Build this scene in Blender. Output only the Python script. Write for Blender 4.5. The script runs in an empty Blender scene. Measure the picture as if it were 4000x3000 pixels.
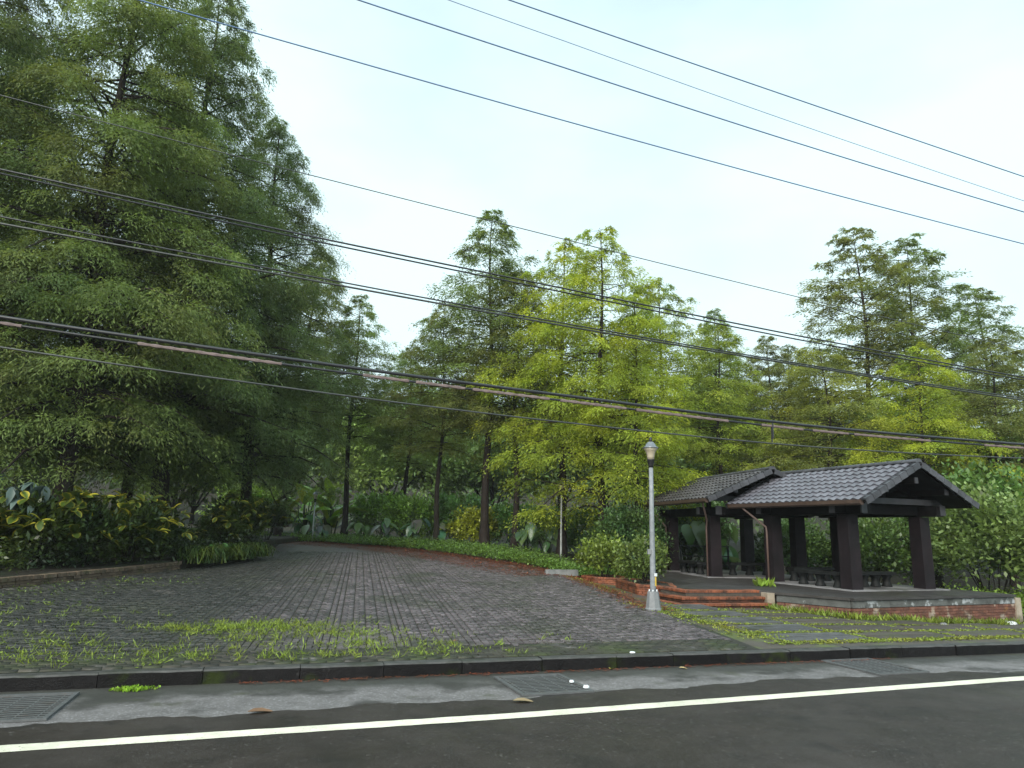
import bpy, math, random
import numpy as np
from mathutils import Matrix, Vector

rad = math.radians
sc = bpy.context.scene
col = sc.collection

# ------------------------------------------------------------------ camera, sky, sun, exposure
cam_d = bpy.data.cameras.new('camera')
cam = bpy.data.objects.new('camera', cam_d)
col.objects.link(cam)
cam_d.sensor_fit = 'HORIZONTAL'
cam_d.sensor_width = 36.0
cam_d.lens = 36.0 * 2780.0 / 4000.0
cam_d.clip_start = 0.1
cam_d.clip_end = 2000.0
cam.matrix_world = Matrix.Translation((0, 0, 2.1)) @ Matrix.Rotation(rad(90 + 11.59), 4, 'X') @ Matrix.Rotation(rad(1.26), 4, 'Z')
sc.camera = cam

SUN_EL, SUN_AZ = rad(33), rad(200)        # azimuth measured clockwise from +Y
world = bpy.data.worlds.new('World')
sc.world = world
world.use_nodes = True
wn, wl = world.node_tree.nodes, world.node_tree.links
wn.clear()
w_out = wn.new('ShaderNodeOutputWorld')
w_bg = wn.new('ShaderNodeBackground')
w_sky = wn.new('ShaderNodeTexSky')
w_sky.sky_type = 'NISHITA'
w_sky.sun_disc = False
w_sky.sun_elevation = SUN_EL
w_sky.sun_rotation = SUN_AZ
w_sky.air_density = 1.0
w_sky.dust_density = 2.0
w_tc = wn.new('ShaderNodeTexCoord')
w_map = wn.new('ShaderNodeMapping')
w_map.inputs['Scale'].default_value = (1.0, 1.0, 2.2)
w_noise = wn.new('ShaderNodeTexNoise')
w_noise.inputs['Scale'].default_value = 1.7
w_noise.inputs['Detail'].default_value = 5.0
w_noise.inputs['Roughness'].default_value = 0.5
w_ramp = wn.new('ShaderNodeMapRange')
w_ramp.inputs['From Min'].default_value = 0.36
w_ramp.inputs['From Max'].default_value = 0.62
w_ramp.inputs['To Min'].default_value = 0.66
w_ramp.inputs['To Max'].default_value = 0.99
w_mix = wn.new('ShaderNodeMix')
w_mix.data_type = 'RGBA'
w_mix.inputs[7].default_value = (5.35, 6.85, 7.15, 1.0)      # the bright cloud deck, in the sky texture's own units
wl.new(w_tc.outputs['Generated'], w_map.inputs['Vector'])
wl.new(w_map.outputs[0], w_noise.inputs['Vector'])
wl.new(w_noise.outputs[0], w_ramp.inputs['Value'])
wl.new(w_ramp.outputs[0], w_mix.inputs[0])
wl.new(w_sky.outputs[0], w_mix.inputs[6])
wl.new(w_mix.outputs[2], w_bg.inputs['Color'])
w_bg.inputs['Strength'].default_value = 0.1
wl.new(w_bg.outputs[0], w_out.inputs[0])

sun_d = bpy.data.lights.new('sun', 'SUN')
sun_d.energy = 2.2
sun_d.angle = rad(35)
sun_d.color = (1.0, 0.94, 0.84)
sun = bpy.data.objects.new('sun', sun_d)
col.objects.link(sun)
sun_dir = Vector((math.sin(SUN_AZ) * math.cos(SUN_EL), math.cos(SUN_AZ) * math.cos(SUN_EL), math.sin(SUN_EL)))
sun.rotation_euler = sun_dir.to_track_quat('Z', 'Y').to_euler()

vs = sc.view_settings
vs.view_transform = 'Standard'
vs.look = 'None'
vs.exposure = 0.88
vs.gamma = 1.0
vs.use_curve_mapping = False
sc.render.engine = 'CYCLES'
cy = sc.cycles
cy.max_bounces = 6
cy.diffuse_bounces = 4
cy.glossy_bounces = 2
cy.transmission_bounces = 3
cy.volume_bounces = 0
cy.use_denoising = True
cy.use_adaptive_sampling = False

# ------------------------------------------------------------------ helpers
def link(o, parent=None):
    col.objects.link(o)
    if parent is not None:
        o.parent = parent
    return o

def tag(o, label=None, cat=None, group=None, kind=None):
    if label: o['label'] = label
    if cat: o['category'] = cat
    if group: o['group'] = group
    if kind: o['kind'] = kind
    return o

def empty(name, loc=(0, 0, 0), rz=0.0, parent=None):
    o = bpy.data.objects.new(name, None)
    o.empty_display_size = 0.2
    o.location = loc
    o.rotation_euler = (0, 0, rz)
    return link(o, parent)

def mesh_data(name, V, F, mat, smooth=False):
    me = bpy.data.meshes.new(name)
    me.from_pydata([tuple(v) for v in V], [], [tuple(f) for f in F])
    me.materials.append(mat)
    if smooth:
        me.polygons.foreach_set('use_smooth', [True] * len(me.polygons))
    me.update()
    return me

def np_mesh(name, V, F, mat, attrs=None, smooth=False):
    """V (n,3) array, F (m,4) or (m,3) int array"""
    V = np.asarray(V, np.float32); F = np.asarray(F, np.int32)
    me = bpy.data.meshes.new(name)
    k = F.shape[1]
    me.vertices.add(len(V)); me.vertices.foreach_set('co', V.ravel())
    me.loops.add(F.size); me.loops.foreach_set('vertex_index', F.ravel())
    me.polygons.add(len(F))
    me.polygons.foreach_set('loop_start', np.arange(0, F.size, k, dtype=np.int32))
    me.polygons.foreach_set('loop_total', np.full(len(F), k, dtype=np.int32))
    if smooth:
        me.polygons.foreach_set('use_smooth', np.ones(len(F), dtype=bool))
    me.update(calc_edges=True)
    for nm, arr in (attrs or {}).items():
        a = me.attributes.new(nm, 'FLOAT', 'FACE' if len(arr) == len(F) else 'POINT')
        a.data.foreach_set('value', np.asarray(arr, np.float32))
    me.materials.append(mat)
    return me

def mobj(name, me, parent=None, loc=None, rot=None, scale=None):
    o = bpy.data.objects.new(name, me)
    if loc is not None: o.location = loc
    if rot is not None: o.rotation_euler = rot
    if scale is not None: o.scale = scale
    return link(o, parent)

class MB:
    """collects simple solids into one mesh"""
    def __init__(s): s.V = []; s.F = []
    def add(s, V, F):
        n = len(s.V); s.V += [tuple(v) for v in V]; s.F += [tuple(i + n for i in f) for f in F]; return s
    def box(s, c, size, rz=0.0, taper=1.0, M=None):
        x, y, z = (d / 2 for d in size)
        V = []
        for zz, t in ((-z, 1.0), (z, taper)):
            for sx, sy in ((-1, -1), (1, -1), (1, 1), (-1, 1)):
                px, py = sx * x * t, sy * y * t
                v = Vector((px * math.cos(rz) - py * math.sin(rz), px * math.sin(rz) + py * math.cos(rz), zz))
                if M is not None: v = M @ v
                V.append((v.x + c[0], v.y + c[1], v.z + c[2]))
        return s.add(V, [(3, 2, 1, 0), (4, 5, 6, 7), (0, 1, 5, 4), (1, 2, 6, 5), (2, 3, 7, 6), (3, 0, 4, 7)])
    def bar(s, p, q, w, h, up=(0, 0, 1)):
        p, q = Vector(p), Vector(q); d = (q - p); L = d.length; d.normalize()
        sd = d.cross(Vector(up)).normalized(); u = sd.cross(d).normalized()
        V = []
        for e in (p, q):
            for a, b in ((-1, -1), (1, -1), (1, 1), (-1, 1)):
                V.append(e + sd * a * w / 2 + u * b * h / 2)
        return s.add(V, [(3, 2, 1, 0), (4, 5, 6, 7), (0, 1, 5, 4), (1, 2, 6, 5), (2, 3, 7, 6), (3, 0, 4, 7)])
    def tube(s, pts, rads, n=8, cap=True):
        pts = [Vector(p) for p in pts]
        if not hasattr(rads, '__len__'): rads = [rads] * len(pts)
        V = []; F = []
        a = None
        for i, p in enumerate(pts):
            t = (pts[min(i + 1, len(pts) - 1)] - pts[max(i - 1, 0)]).normalized()
            if a is None:
                a = t.orthogonal().normalized()
            else:
                a = (a - t * a.dot(t)).normalized()
            b = t.cross(a)
            for k in range(n):
                g = 2 * math.pi * k / n
                V.append(p + (a * math.cos(g) + b * math.sin(g)) * rads[i])
        for i in range(len(pts) - 1):
            for k in range(n):
                F.append((i * n + k, i * n + (k + 1) % n, (i + 1) * n + (k + 1) % n, (i + 1) * n + k))
        if cap:
            F.append(tuple(range(n - 1, -1, -1))); F.append(tuple((len(pts) - 1) * n + k for k in range(n)))
        return s.add(V, F)
    def lathe(s, prof, n=16, c=(0, 0, 0)):
        V = []; F = []
        for r, z in prof:
            for k in range(n):
                g = 2 * math.pi * k / n
                V.append((c[0] + r * math.cos(g), c[1] + r * math.sin(g), c[2] + z))
        for i in range(len(prof) - 1):
            for k in range(n):
                F.append((i * n + k, i * n + (k + 1) % n, (i + 1) * n + (k + 1) % n, (i + 1) * n + k))
        F.append(tuple(range(n - 1, -1, -1))); F.append(tuple((len(prof) - 1) * n + k for k in range(n)))
        return s.add(V, F)
    def prism(s, poly, z0, z1):
        n = len(poly)
        V = [(x, y, z0) for x, y in poly] + [(x, y, z1) for x, y in poly]
        F = [tuple(range(n - 1, -1, -1)), tuple(range(n, 2 * n))] + [(i, (i + 1) % n, n + (i + 1) % n, n + i) for i in range(n)]
        return s.add(V, F)
    def data(s, name, mat, smooth=False): return mesh_data(name, s.V, s.F, mat, smooth)
    def obj(s, name, mat, parent=None, smooth=False, **k): return mobj(name, s.data(name, mat, smooth), parent, **k)

# ------------------------------------------------------------------ materials
def newmat(name):
    m = bpy.data.materials.new(name); m.use_nodes = True
    nt = m.node_tree; nt.nodes.clear()
    out = nt.nodes.new('ShaderNodeOutputMaterial')
    return m, nt, out

def N(nt, typ, **k):
    n = nt.nodes.new(typ)
    for a, v in k.items():
        if a in n.inputs: n.inputs[a].default_value = v
        else: setattr(n, a, v)
    return n

def c4(c): return (c[0], c[1], c[2], 1.0)

def mixrgb(nt, fac, a, b, blend='MIX'):
    n = nt.nodes.new('ShaderNodeMix'); n.data_type = 'RGBA'; n.blend_type = blend
    for sock, v in ((n.inputs[0], fac), (n.inputs[6], a), (n.inputs[7], b)):
        if hasattr(v, 'links') or hasattr(v, 'is_linked'): nt.links.new(v, sock)
        elif isinstance(v, (int, float)): sock.default_value = v
        else: sock.default_value = c4(v)
    return n.outputs[2]

def noise(nt, vec, scale, detail=4.0, rough=0.55):
    n = N(nt, 'ShaderNodeTexNoise', Scale=scale, Detail=detail, Roughness=rough)
    if vec is not None: nt.links.new(vec, n.inputs['Vector'])
    return n.outputs[0]

def mapr(nt, v, a, b, c=0.0, d=1.0):
    n = nt.nodes.new('ShaderNodeMapRange'); n.clamp = True
    n.inputs[1].default_value = a; n.inputs[2].default_value = b; n.inputs[3].default_value = c; n.inputs[4].default_value = d
    nt.links.new(v, n.inputs[0]); return n.outputs[0]

def surf(name, c1, c2, scale=6.0, rough=(0.6, 0.85), bump=0.25, bscale=None, stains=(), spec=0.5, rnd=0.0, attr=None, metal=0.0, speck=None, zones=()):
    """two-tone noisy surface; stains = list of (colour, scale, lo, hi, strength); rnd = brightness change from object to object; attr = per-face brightness attribute"""
    m, nt, out = newmat(name)
    geo = nt.nodes.new('ShaderNodeNewGeometry'); pos = geo.outputs['Position']
    f = mapr(nt, noise(nt, pos, scale, 6.0, 0.6), 0.3, 0.7)
    colr = mixrgb(nt, f, c1, c2)
    if speck:
        v = N(nt, 'ShaderNodeTexVoronoi', Scale=speck[1]); nt.links.new(pos, v.inputs['Vector'])
        sep = nt.nodes.new('ShaderNodeSeparateColor'); nt.links.new(v.outputs['Color'], sep.inputs[0])
        colr = mixrgb(nt, mapr(nt, sep.outputs[0], speck[2], 1.0, 0.0, speck[3]), colr, speck[0])
    for vec, lo, hi, wob_, zc, st in zones:
        dt = nt.nodes.new('ShaderNodeVectorMath'); dt.operation = 'DOT_PRODUCT'
        nt.links.new(pos, dt.inputs[0]); dt.inputs[1].default_value = (vec[0], vec[1], 0.0)
        wv = nt.nodes.new('ShaderNodeMath'); wv.operation = 'MULTIPLY_ADD'
        nt.links.new(noise(nt, pos, 0.9, 5.0, 0.62), wv.inputs[0]); wv.inputs[1].default_value = wob_; nt.links.new(dt.outputs['Value'], wv.inputs[2])
        colr = mixrgb(nt, mapr(nt, wv.outputs[0], lo + wob_ / 2, hi + wob_ / 2, 0.0, st), colr, zc)
    for sc_, s_, lo, hi, st in stains:
        colr = mixrgb(nt, mapr(nt, noise(nt, pos, s_, 5.0, 0.6), lo, hi, 0.0, st), colr, sc_)
    if rnd:
        oi = nt.nodes.new('ShaderNodeObjectInfo')
        colr = mixrgb(nt, 1.0, colr, mapcol(nt, mapr(nt, oi.outputs['Random'], 0, 1, 1 - rnd, 1 + rnd)), 'MULTIPLY')
    if attr:
        at = N(nt, 'ShaderNodeAttribute', attribute_name=attr)
        colr = mixrgb(nt, 1.0, colr, mapcol(nt, mapr(nt, at.outputs['Fac'], 0, 1, 0.55, 1.45)), 'MULTIPLY')
    p = N(nt, 'ShaderNodeBsdfPrincipled', Metallic=metal)
    p.inputs['Specular IOR Level'].default_value = spec
    nt.links.new(colr, p.inputs['Base Color'])
    nt.links.new(mapr(nt, noise(nt, pos, scale * 0.45, 4.0), 0.3, 0.7, rough[0], rough[1]), p.inputs['Roughness'])
    if bump:
        b = N(nt, 'ShaderNodeBump', Strength=bump, Distance=0.02)
        nt.links.new(noise(nt, pos, bscale or scale * 4, 5.0, 0.65), b.inputs['Height'])
        nt.links.new(b.outputs[0], p.inputs['Normal'])
    nt.links.new(p.outputs[0], out.inputs[0])
    return m

def mapcol(nt, v):
    n = nt.nodes.new('ShaderNodeCombineColor')
    for i in range(3): nt.links.new(v, n.inputs[i])
    return n.outputs[0]

def leafmat(name, alt, alt_amt=0.5, trans=0.3, rough=0.5, spec=0.35, nscale=0.55, lo=0.55, hi=1.45, base=None):
    """leaf colour = object colour varied leaf by leaf ('rnd') and patch by patch towards alt"""
    m, nt, out = newmat(name)
    oi = nt.nodes.new('ShaderNodeObjectInfo')
    tc = nt.nodes.new('ShaderNodeNewGeometry')
    at = N(nt, 'ShaderNodeAttribute', attribute_name='rnd')
    basec = oi.outputs['Color'] if base is None else mixrgb(nt, 0.0, base, base)
    patch = mapr(nt, noise(nt, tc.outputs['Position'], nscale, 3.0), 0.42, 0.68, 0.0, alt_amt)
    c = mixrgb(nt, patch, basec, alt)
    c = mixrgb(nt, 1.0, c, mapcol(nt, mapr(nt, at.outputs['Fac'], 0, 1, lo, hi)), 'MULTIPLY')
    p = N(nt, 'ShaderNodeBsdfPrincipled', Roughness=rough)
    p.inputs['Specular IOR Level'].default_value = spec
    nt.links.new(c, p.inputs['Base Color'])
    t = nt.nodes.new('ShaderNodeBsdfTranslucent')
    nt.links.new(mixrgb(nt, 1.0, c, (1.25, 1.2, 0.7), 'MULTIPLY'), t.inputs['Color'])
    mx = nt.nodes.new('ShaderNodeMixShader'); mx.inputs[0].default_value = trans
    nt.links.new(p.outputs[0], mx.inputs[1]); nt.links.new(t.outputs[0], mx.inputs[2])
    nt.links.new(mx.outputs[0], out.inputs[0])
    return m

M = {}
M['asphalt'] = surf('asphalt', (0.021, 0.0155, 0.012), (0.040, 0.031, 0.026), 2.2, (0.28, 0.62), 0.5, 90, [((0.056, 0.047, 0.042), 0.45, 0.5, 0.66, 0.75), ((0.05, 0.046, 0.044), 14, 0.6, 0.7, 0.6), ((0.065, 0.06, 0.056), 42, 0.54, 0.64, 0.65), ((0.010, 0.009, 0.008), 0.8, 0.56, 0.68, 0.6), ((0.014, 0.012, 0.011), 2.5, 0.6, 0.75, 0.6)], 0.3, speck=((0.12, 0.11, 0.10), 40, 0.975, 0.8))
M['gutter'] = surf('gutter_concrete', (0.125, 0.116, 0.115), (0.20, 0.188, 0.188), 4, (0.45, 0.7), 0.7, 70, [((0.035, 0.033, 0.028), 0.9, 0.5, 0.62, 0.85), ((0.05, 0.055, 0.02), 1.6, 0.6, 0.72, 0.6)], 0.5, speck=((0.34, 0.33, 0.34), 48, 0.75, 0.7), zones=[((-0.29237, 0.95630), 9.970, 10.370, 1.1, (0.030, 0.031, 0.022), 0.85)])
M['paint'] = surf('road_paint', (0.72, 0.70, 0.55), (0.82, 0.81, 0.68), 7, (0.5, 0.7), 0.15, 60, [((0.45, 0.42, 0.33), 6, 0.60, 0.76, 0.7), ((0.08, 0.07, 0.06), 30, 0.64, 0.68, 0.85), ((0.35, 0.32, 0.26), 1.3, 0.5, 0.7, 0.45)])
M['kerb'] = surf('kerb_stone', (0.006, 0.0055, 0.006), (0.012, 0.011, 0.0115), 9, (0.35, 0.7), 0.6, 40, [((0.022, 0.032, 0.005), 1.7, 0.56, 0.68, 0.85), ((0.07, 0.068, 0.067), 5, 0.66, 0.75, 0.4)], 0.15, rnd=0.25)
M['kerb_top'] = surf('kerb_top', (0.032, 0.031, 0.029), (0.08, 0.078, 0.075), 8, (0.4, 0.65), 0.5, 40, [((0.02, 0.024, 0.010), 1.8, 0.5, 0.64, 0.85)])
M['paver'] = surf('paver_brick', (0.080, 0.066, 0.072), (0.125, 0.105, 0.114), 5, (0.20, 0.46), 0.35, 60, [((0.045, 0.046, 0.034), 0.55, 0.5, 0.66, 0.85), ((0.03, 0.034, 0.016), 2.4, 0.6, 0.72, 0.7), ((0.20, 0.17, 0.15), 0.8, 0.62, 0.78, 0.4)], 0.55, attr='rnd', zones=[((-0.97958, -0.20108), 0.200, 2.600, 3.0, (0.030, 0.031, 0.027), 0.85)])  # left zone: dark wet algae plus tree shade put into the colour
M['paver_mossy'] = surf('mossy_paver_brick', (0.024, 0.023, 0.014), (0.050, 0.045, 0.036), 3, (0.4, 0.7), 0.35, 60, [((0.032, 0.042, 0.012), 1.2, 0.45, 0.6, 0.9), ((0.12, 0.11, 0.112), 3.0, 0.60, 0.68, 0.8)], 0.5, attr='rnd')
M['joint'] = surf('sandy_joint', (0.018, 0.019, 0.012), (0.035, 0.034, 0.026), 12, (0.7, 0.95), 0.5, 60, [((0.03, 0.045, 0.012), 1.5, 0.5, 0.65, 0.8)])
M['soil'] = surf('soil', (0.020, 0.016, 0.011), (0.042, 0.034, 0.022), 5, (0.8, 0.95), 0.8, 30, [((0.025, 0.042, 0.012), 0.8, 0.5, 0.65, 0.8)])
M['apron'] = surf('apron_concrete', (0.060, 0.052, 0.042), (0.095, 0.082, 0.066), 2.5, (0.5, 0.8), 0.5, 40, [((0.10, 0.14, 0.025), 1.3, 0.50, 0.62, 0.75), ((0.11, 0.06, 0.035), 2.1, 0.60, 0.72, 0.6)])
M['slab'] = surf('grooved_slab', (0.065, 0.066, 0.068), (0.11, 0.11, 0.112), 5, (0.4, 0.65), 0.5, 50, [((0.035, 0.04, 0.02), 1.6, 0.52, 0.66, 0.8)], rnd=0.2)
M['slab_brown'] = surf('brown_slab', (0.055, 0.045, 0.036), (0.09, 0.075, 0.06), 3, (0.45, 0.75), 0.4, 50, [((0.06, 0.075, 0.02), 1.4, 0.52, 0.68, 0.8)], rnd=0.2)
M['floor'] = surf('terrace_floor', (0.026, 0.022, 0.021), (0.060, 0.054, 0.052), 1.6, (0.35, 0.65), 0.4, 40, [((0.025, 0.02, 0.018), 0.9, 0.5, 0.66, 0.8)])
M['pad'] = surf('plinth_concrete', (0.20, 0.198, 0.20), (0.32, 0.31, 0.32), 3, (0.4, 0.65), 0.4, 40, [((0.05, 0.045, 0.045), 1.1, 0.45, 0.62, 0.9)])
M['band'] = surf('stained_concrete_band', (0.06, 0.062, 0.06), (0.13, 0.135, 0.13), 3, (0.55, 0.85), 0.3, 40, [((0.36, 0.38, 0.40), 2.2, 0.55, 0.60, 0.9), ((0.03, 0.03, 0.028), 3.4, 0.55, 0.7, 0.8)])
M['brick'] = surf('red_brick', (0.15, 0.045, 0.02), (0.25, 0.080, 0.034), 6, (0.5, 0.8), 0.4, 50, [((0.035, 0.02, 0.012), 2.4, 0.48, 0.62, 0.85), ((0.12, 0.11, 0.03), 1.1, 0.62, 0.74, 0.5)], rnd=0.25)
M['brick_dark'] = surf('shaded_riser_brick', (0.055, 0.020, 0.011), (0.10, 0.036, 0.018), 6, (0.5, 0.8), 0.4, 50, [((0.02, 0.014, 0.010), 2.4, 0.48, 0.62, 0.8)], rnd=0.25)  # step risers: shade of the recess put into a darker brick colour
M['brick_stained'] = surf('stained_red_brick', (0.10, 0.042, 0.028), (0.18, 0.072, 0.048), 6, (0.5, 0.8), 0.4, 50, [((0.055, 0.038, 0.024), 1.2, 0.48, 0.66, 0.8), ((0.42, 0.36, 0.29), 1.7, 0.56, 0.66, 0.75), ((0.33, 0.17, 0.06), 2.6, 0.62, 0.72, 0.7)], rnd=0.25)
M['brick_edging'] = surf('mossy_edging_brick', (0.085, 0.060, 0.040), (0.15, 0.105, 0.07), 6, (0.6, 0.85), 0.4, 50, [((0.05, 0.06, 0.018), 1.6, 0.5, 0.66, 0.8)], rnd=0.3)
M['mortar'] = surf('mortar', (0.045, 0.036, 0.028), (0.09, 0.075, 0.06), 8, (0.8, 0.95), 0.4, 50)
M['post'] = surf('dark_post_paint', (0.011, 0.0078, 0.0095), (0.020, 0.014, 0.017), 4, (0.5, 0.75), 0.3, 35, [((0.007, 0.0055, 0.006), 1.5, 0.45, 0.65, 0.7), ((0.03, 0.024, 0.026), 5, 0.6, 0.7, 0.5)], 0.18)
M['beam'] = surf('dark_beam_paint', (0.0045, 0.0038, 0.0043), (0.009, 0.0075, 0.0085), 5, (0.5, 0.75), 0.3, 35, spec=0.12)
M['beam_end'] = surf('grey_beam_paint', (0.035, 0.035, 0.040), (0.055, 0.055, 0.062), 5, (0.5, 0.75), 0.2, 35)
M['tile'] = surf('roof_tile', (0.105, 0.104, 0.125), (0.155, 0.153, 0.178), 4, (0.30, 0.5), 0.25, 50, [((0.05, 0.048, 0.05), 1.3, 0.55, 0.7, 0.5)], 0.6, rnd=0.14)
M['tile_old'] = surf('weathered_roof_tile', (0.050, 0.046, 0.048), (0.085, 0.078, 0.080), 4, (0.4, 0.65), 0.25, 50, [((0.035, 0.03, 0.028), 1.3, 0.5, 0.66, 0.7)], 0.5, rnd=0.25)
M['tile_dark'] = surf('dark_verge_tile', (0.040, 0.040, 0.046), (0.075, 0.076, 0.088), 4, (0.35, 0.6), 0.25, 50, [((0.02, 0.02, 0.02), 2.3, 0.52, 0.68, 0.6)], 0.5, rnd=0.3)
M['gutter_brown'] = surf('brown_gutter', (0.045, 0.028, 0.022), (0.085, 0.055, 0.042), 6, (0.4, 0.6), 0.15, 40)
M['pipe'] = surf('brown_pipe', (0.10, 0.065, 0.055), (0.15, 0.10, 0.085), 6, (0.35, 0.55), 0.1, 40)
M['bench'] = surf('dark_bench_stone', (0.007, 0.0075, 0.008), (0.016, 0.017, 0.017), 6, (0.5, 0.75), 0.4, 40, spec=0.2)
M['rail'] = surf('dark_rail', (0.012, 0.016, 0.014), (0.022, 0.028, 0.025), 6, (0.5, 0.7), 0.1, 40)
M['galv'] = surf('galvanised_steel', (0.19, 0.205, 0.225), (0.28, 0.30, 0.32), 9, (0.4, 0.6), 0.15, 60, [((0.12, 0.125, 0.13), 3.0, 0.55, 0.7, 0.6)], 0.5)
M['galv_old'] = surf('weathered_white_steel', (0.34, 0.35, 0.36), (0.48, 0.49, 0.49), 9, (0.5, 0.7), 0.15, 60, [((0.16, 0.15, 0.13), 4.0, 0.55, 0.7, 0.6)], 0.4)
M['lampbase'] = surf('lamp_base_concrete', (0.15, 0.155, 0.165), (0.24, 0.25, 0.26), 6, (0.5, 0.75), 0.3, 40, [((0.12, 0.12, 0.12), 2.5, 0.5, 0.66, 0.6)])
M['black'] = surf('black_metal', (0.012, 0.012, 0.014), (0.02, 0.02, 0.022), 9, (0.3, 0.5), 0.0)
M['cap'] = surf('lamp_cap_metal', (0.20, 0.21, 0.23), (0.28, 0.29, 0.31), 9, (0.2, 0.3), 0.0, spec=0.7, metal=0.6)
M['shade'] = surf('cream_lamp_shade', (0.36, 0.31, 0.23), (0.46, 0.40, 0.30), 7, (0.3, 0.45), 0.05, 40)
M['white'] = surf('white_plastic', (0.72, 0.75, 0.78), (0.82, 0.85, 0.88), 9, (0.4, 0.6), 0.1)
M['yellow'] = surf('yellow_tape', (0.55, 0.38, 0.05), (0.65, 0.45, 0.08), 9, (0.4, 0.6), 0.1)
M['grate'] = surf('grate_steel', (0.075, 0.08, 0.082), (0.12, 0.125, 0.128), 12, (0.4, 0.6), 0.2, 60, [((0.09, 0.06, 0.04), 5, 0.58, 0.7, 0.5)])
M['pit_shade'] = surf('drain_pit_shade', (0.006, 0.007, 0.006), (0.010, 0.011, 0.010), 9, (0.6, 0.9), 0.0)
M['cable'] = surf('black_cable', (0.012, 0.013, 0.016), (0.022, 0.023, 0.027), 9, (0.35, 0.5), 0.0, spec=0.6)
M['cable_grey'] = surf('grey_cable', (0.030, 0.034, 0.032), (0.055, 0.060, 0.056), 9, (0.35, 0.5), 0.0, spec=0.6)
M['cable_glare'] = surf('glare_blue_cable', (0.10, 0.18, 0.33), (0.13, 0.23, 0.42), 9, (0.4, 0.6), 0.0)  # blue glare put into the colour of the upper cables
M['wrap'] = surf('pinkish_cable_wrap', (0.15, 0.11, 0.105), (0.26, 0.20, 0.19), 14, (0.5, 0.7), 0.3, 60, [((0.10, 0.075, 0.06), 7, 0.55, 0.68, 0.7)])
M['bark'] = surf('cypress_bark', (0.012, 0.0085, 0.007), (0.030, 0.021, 0.017), 7, (0.7, 0.9), 0.9, 22, [((0.03, 0.034, 0.016), 1.1, 0.55, 0.7, 0.5)], 0.3)
M['stem'] = surf('green_stem', (0.03, 0.05, 0.015), (0.06, 0.08, 0.03), 7, (0.6, 0.8), 0.2)
M['needles'] = leafmat('cypress_needles', (0.15, 0.105, 0.035), 0.4, 0.48, 0.6, 0.25, 0.45, 0.5, 1.5)
M['needles_gold'] = leafmat('golden_cypress_needles', (0.46, 0.47, 0.035), 0.7, 0.48, 0.6, 0.25, 0.5, 0.5, 1.5)
M['leaf'] = leafmat('broad_leaf', (0.12, 0.15, 0.02), 0.5, 0.3, 0.38, 0.5, 0.8, 0.45, 1.6)
M['leaf_far'] = leafmat('far_canopy_leaf', (0.06, 0.075, 0.03), 0.6, 0.25, 0.6, 0.3, 0.08, 0.5, 1.5)
M['blade'] = leafmat('grass_blade', (0.20, 0.22, 0.03), 0.6, 0.3, 0.5, 0.4, 2.0, 0.3, 1.6)
M['moss'] = leafmat('moss_tuft', (0.26, 0.24, 0.05), 0.7, 0.15, 0.8, 0.2, 1.2, 0.5, 1.4)
M['litter'] = leafmat('fallen_needle', (0.10, 0.045, 0.018), 0.8, 0.05, 0.7, 0.3, 0.9, 0.5, 1.5)
M['bigleaf'] = leafmat('elephant_ear_leaf', (0.07, 0.15, 0.02), 0.6, 0.25, 0.28, 0.6, 1.5, 0.6, 1.4)

def two_tone_leaf(name, inner, edge, lo, hi, rough=0.35):
    m, nt, out = newmat(name)
    at = N(nt, 'ShaderNodeAttribute', attribute_name='edge')
    oi = nt.nodes.new('ShaderNodeObjectInfo')
    geo = nt.nodes.new('ShaderNodeNewGeometry')
    ns = noise(nt, geo.outputs['Position'], 14.0, 3.0)
    ad = nt.nodes.new('ShaderNodeMath'); ad.operation = 'MULTIPLY_ADD'
    nt.links.new(ns, ad.inputs[0]); ad.inputs[1].default_value = 0.6; nt.links.new(at.outputs['Fac'], ad.inputs[2])
    ad2 = nt.nodes.new('ShaderNodeMath'); ad2.operation = 'MULTIPLY_ADD'
    nt.links.new(oi.outputs['Random'], ad2.inputs[0]); ad2.inputs[1].default_value = 0.55; nt.links.new(ad.outputs[0], ad2.inputs[2])
    c = mixrgb(nt, mapr(nt, ad2.outputs[0], lo, hi), inner, edge)
    c = mixrgb(nt, 1.0, c, mapcol(nt, mapr(nt, oi.outputs['Random'], 0, 1, 0.6, 1.2)), 'MULTIPLY')
    p = N(nt, 'ShaderNodeBsdfPrincipled', Roughness=rough)
    nt.links.new(c, p.inputs['Base Color'])
    t = nt.nodes.new('ShaderNodeBsdfTranslucent'); nt.links.new(c, t.inputs['Color'])
    mx = nt.nodes.new('ShaderNodeMixShader'); mx.inputs[0].default_value = 0.2
    nt.links.new(p.outputs[0], mx.inputs[1]); nt.links.new(t.outputs[0], mx.inputs[2])
    nt.links.new(mx.outputs[0], out.inputs[0])
    return m
M['croton'] = two_tone_leaf('croton_leaf', (0.065, 0.105, 0.018), (0.46, 0.38, 0.035), 0.95, 1.75)
M['greyleaf'] = two_tone_leaf('grey_green_leaf', (0.075, 0.12, 0.105), (0.13, 0.18, 0.16), 0.5, 1.6, 0.45)

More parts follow.
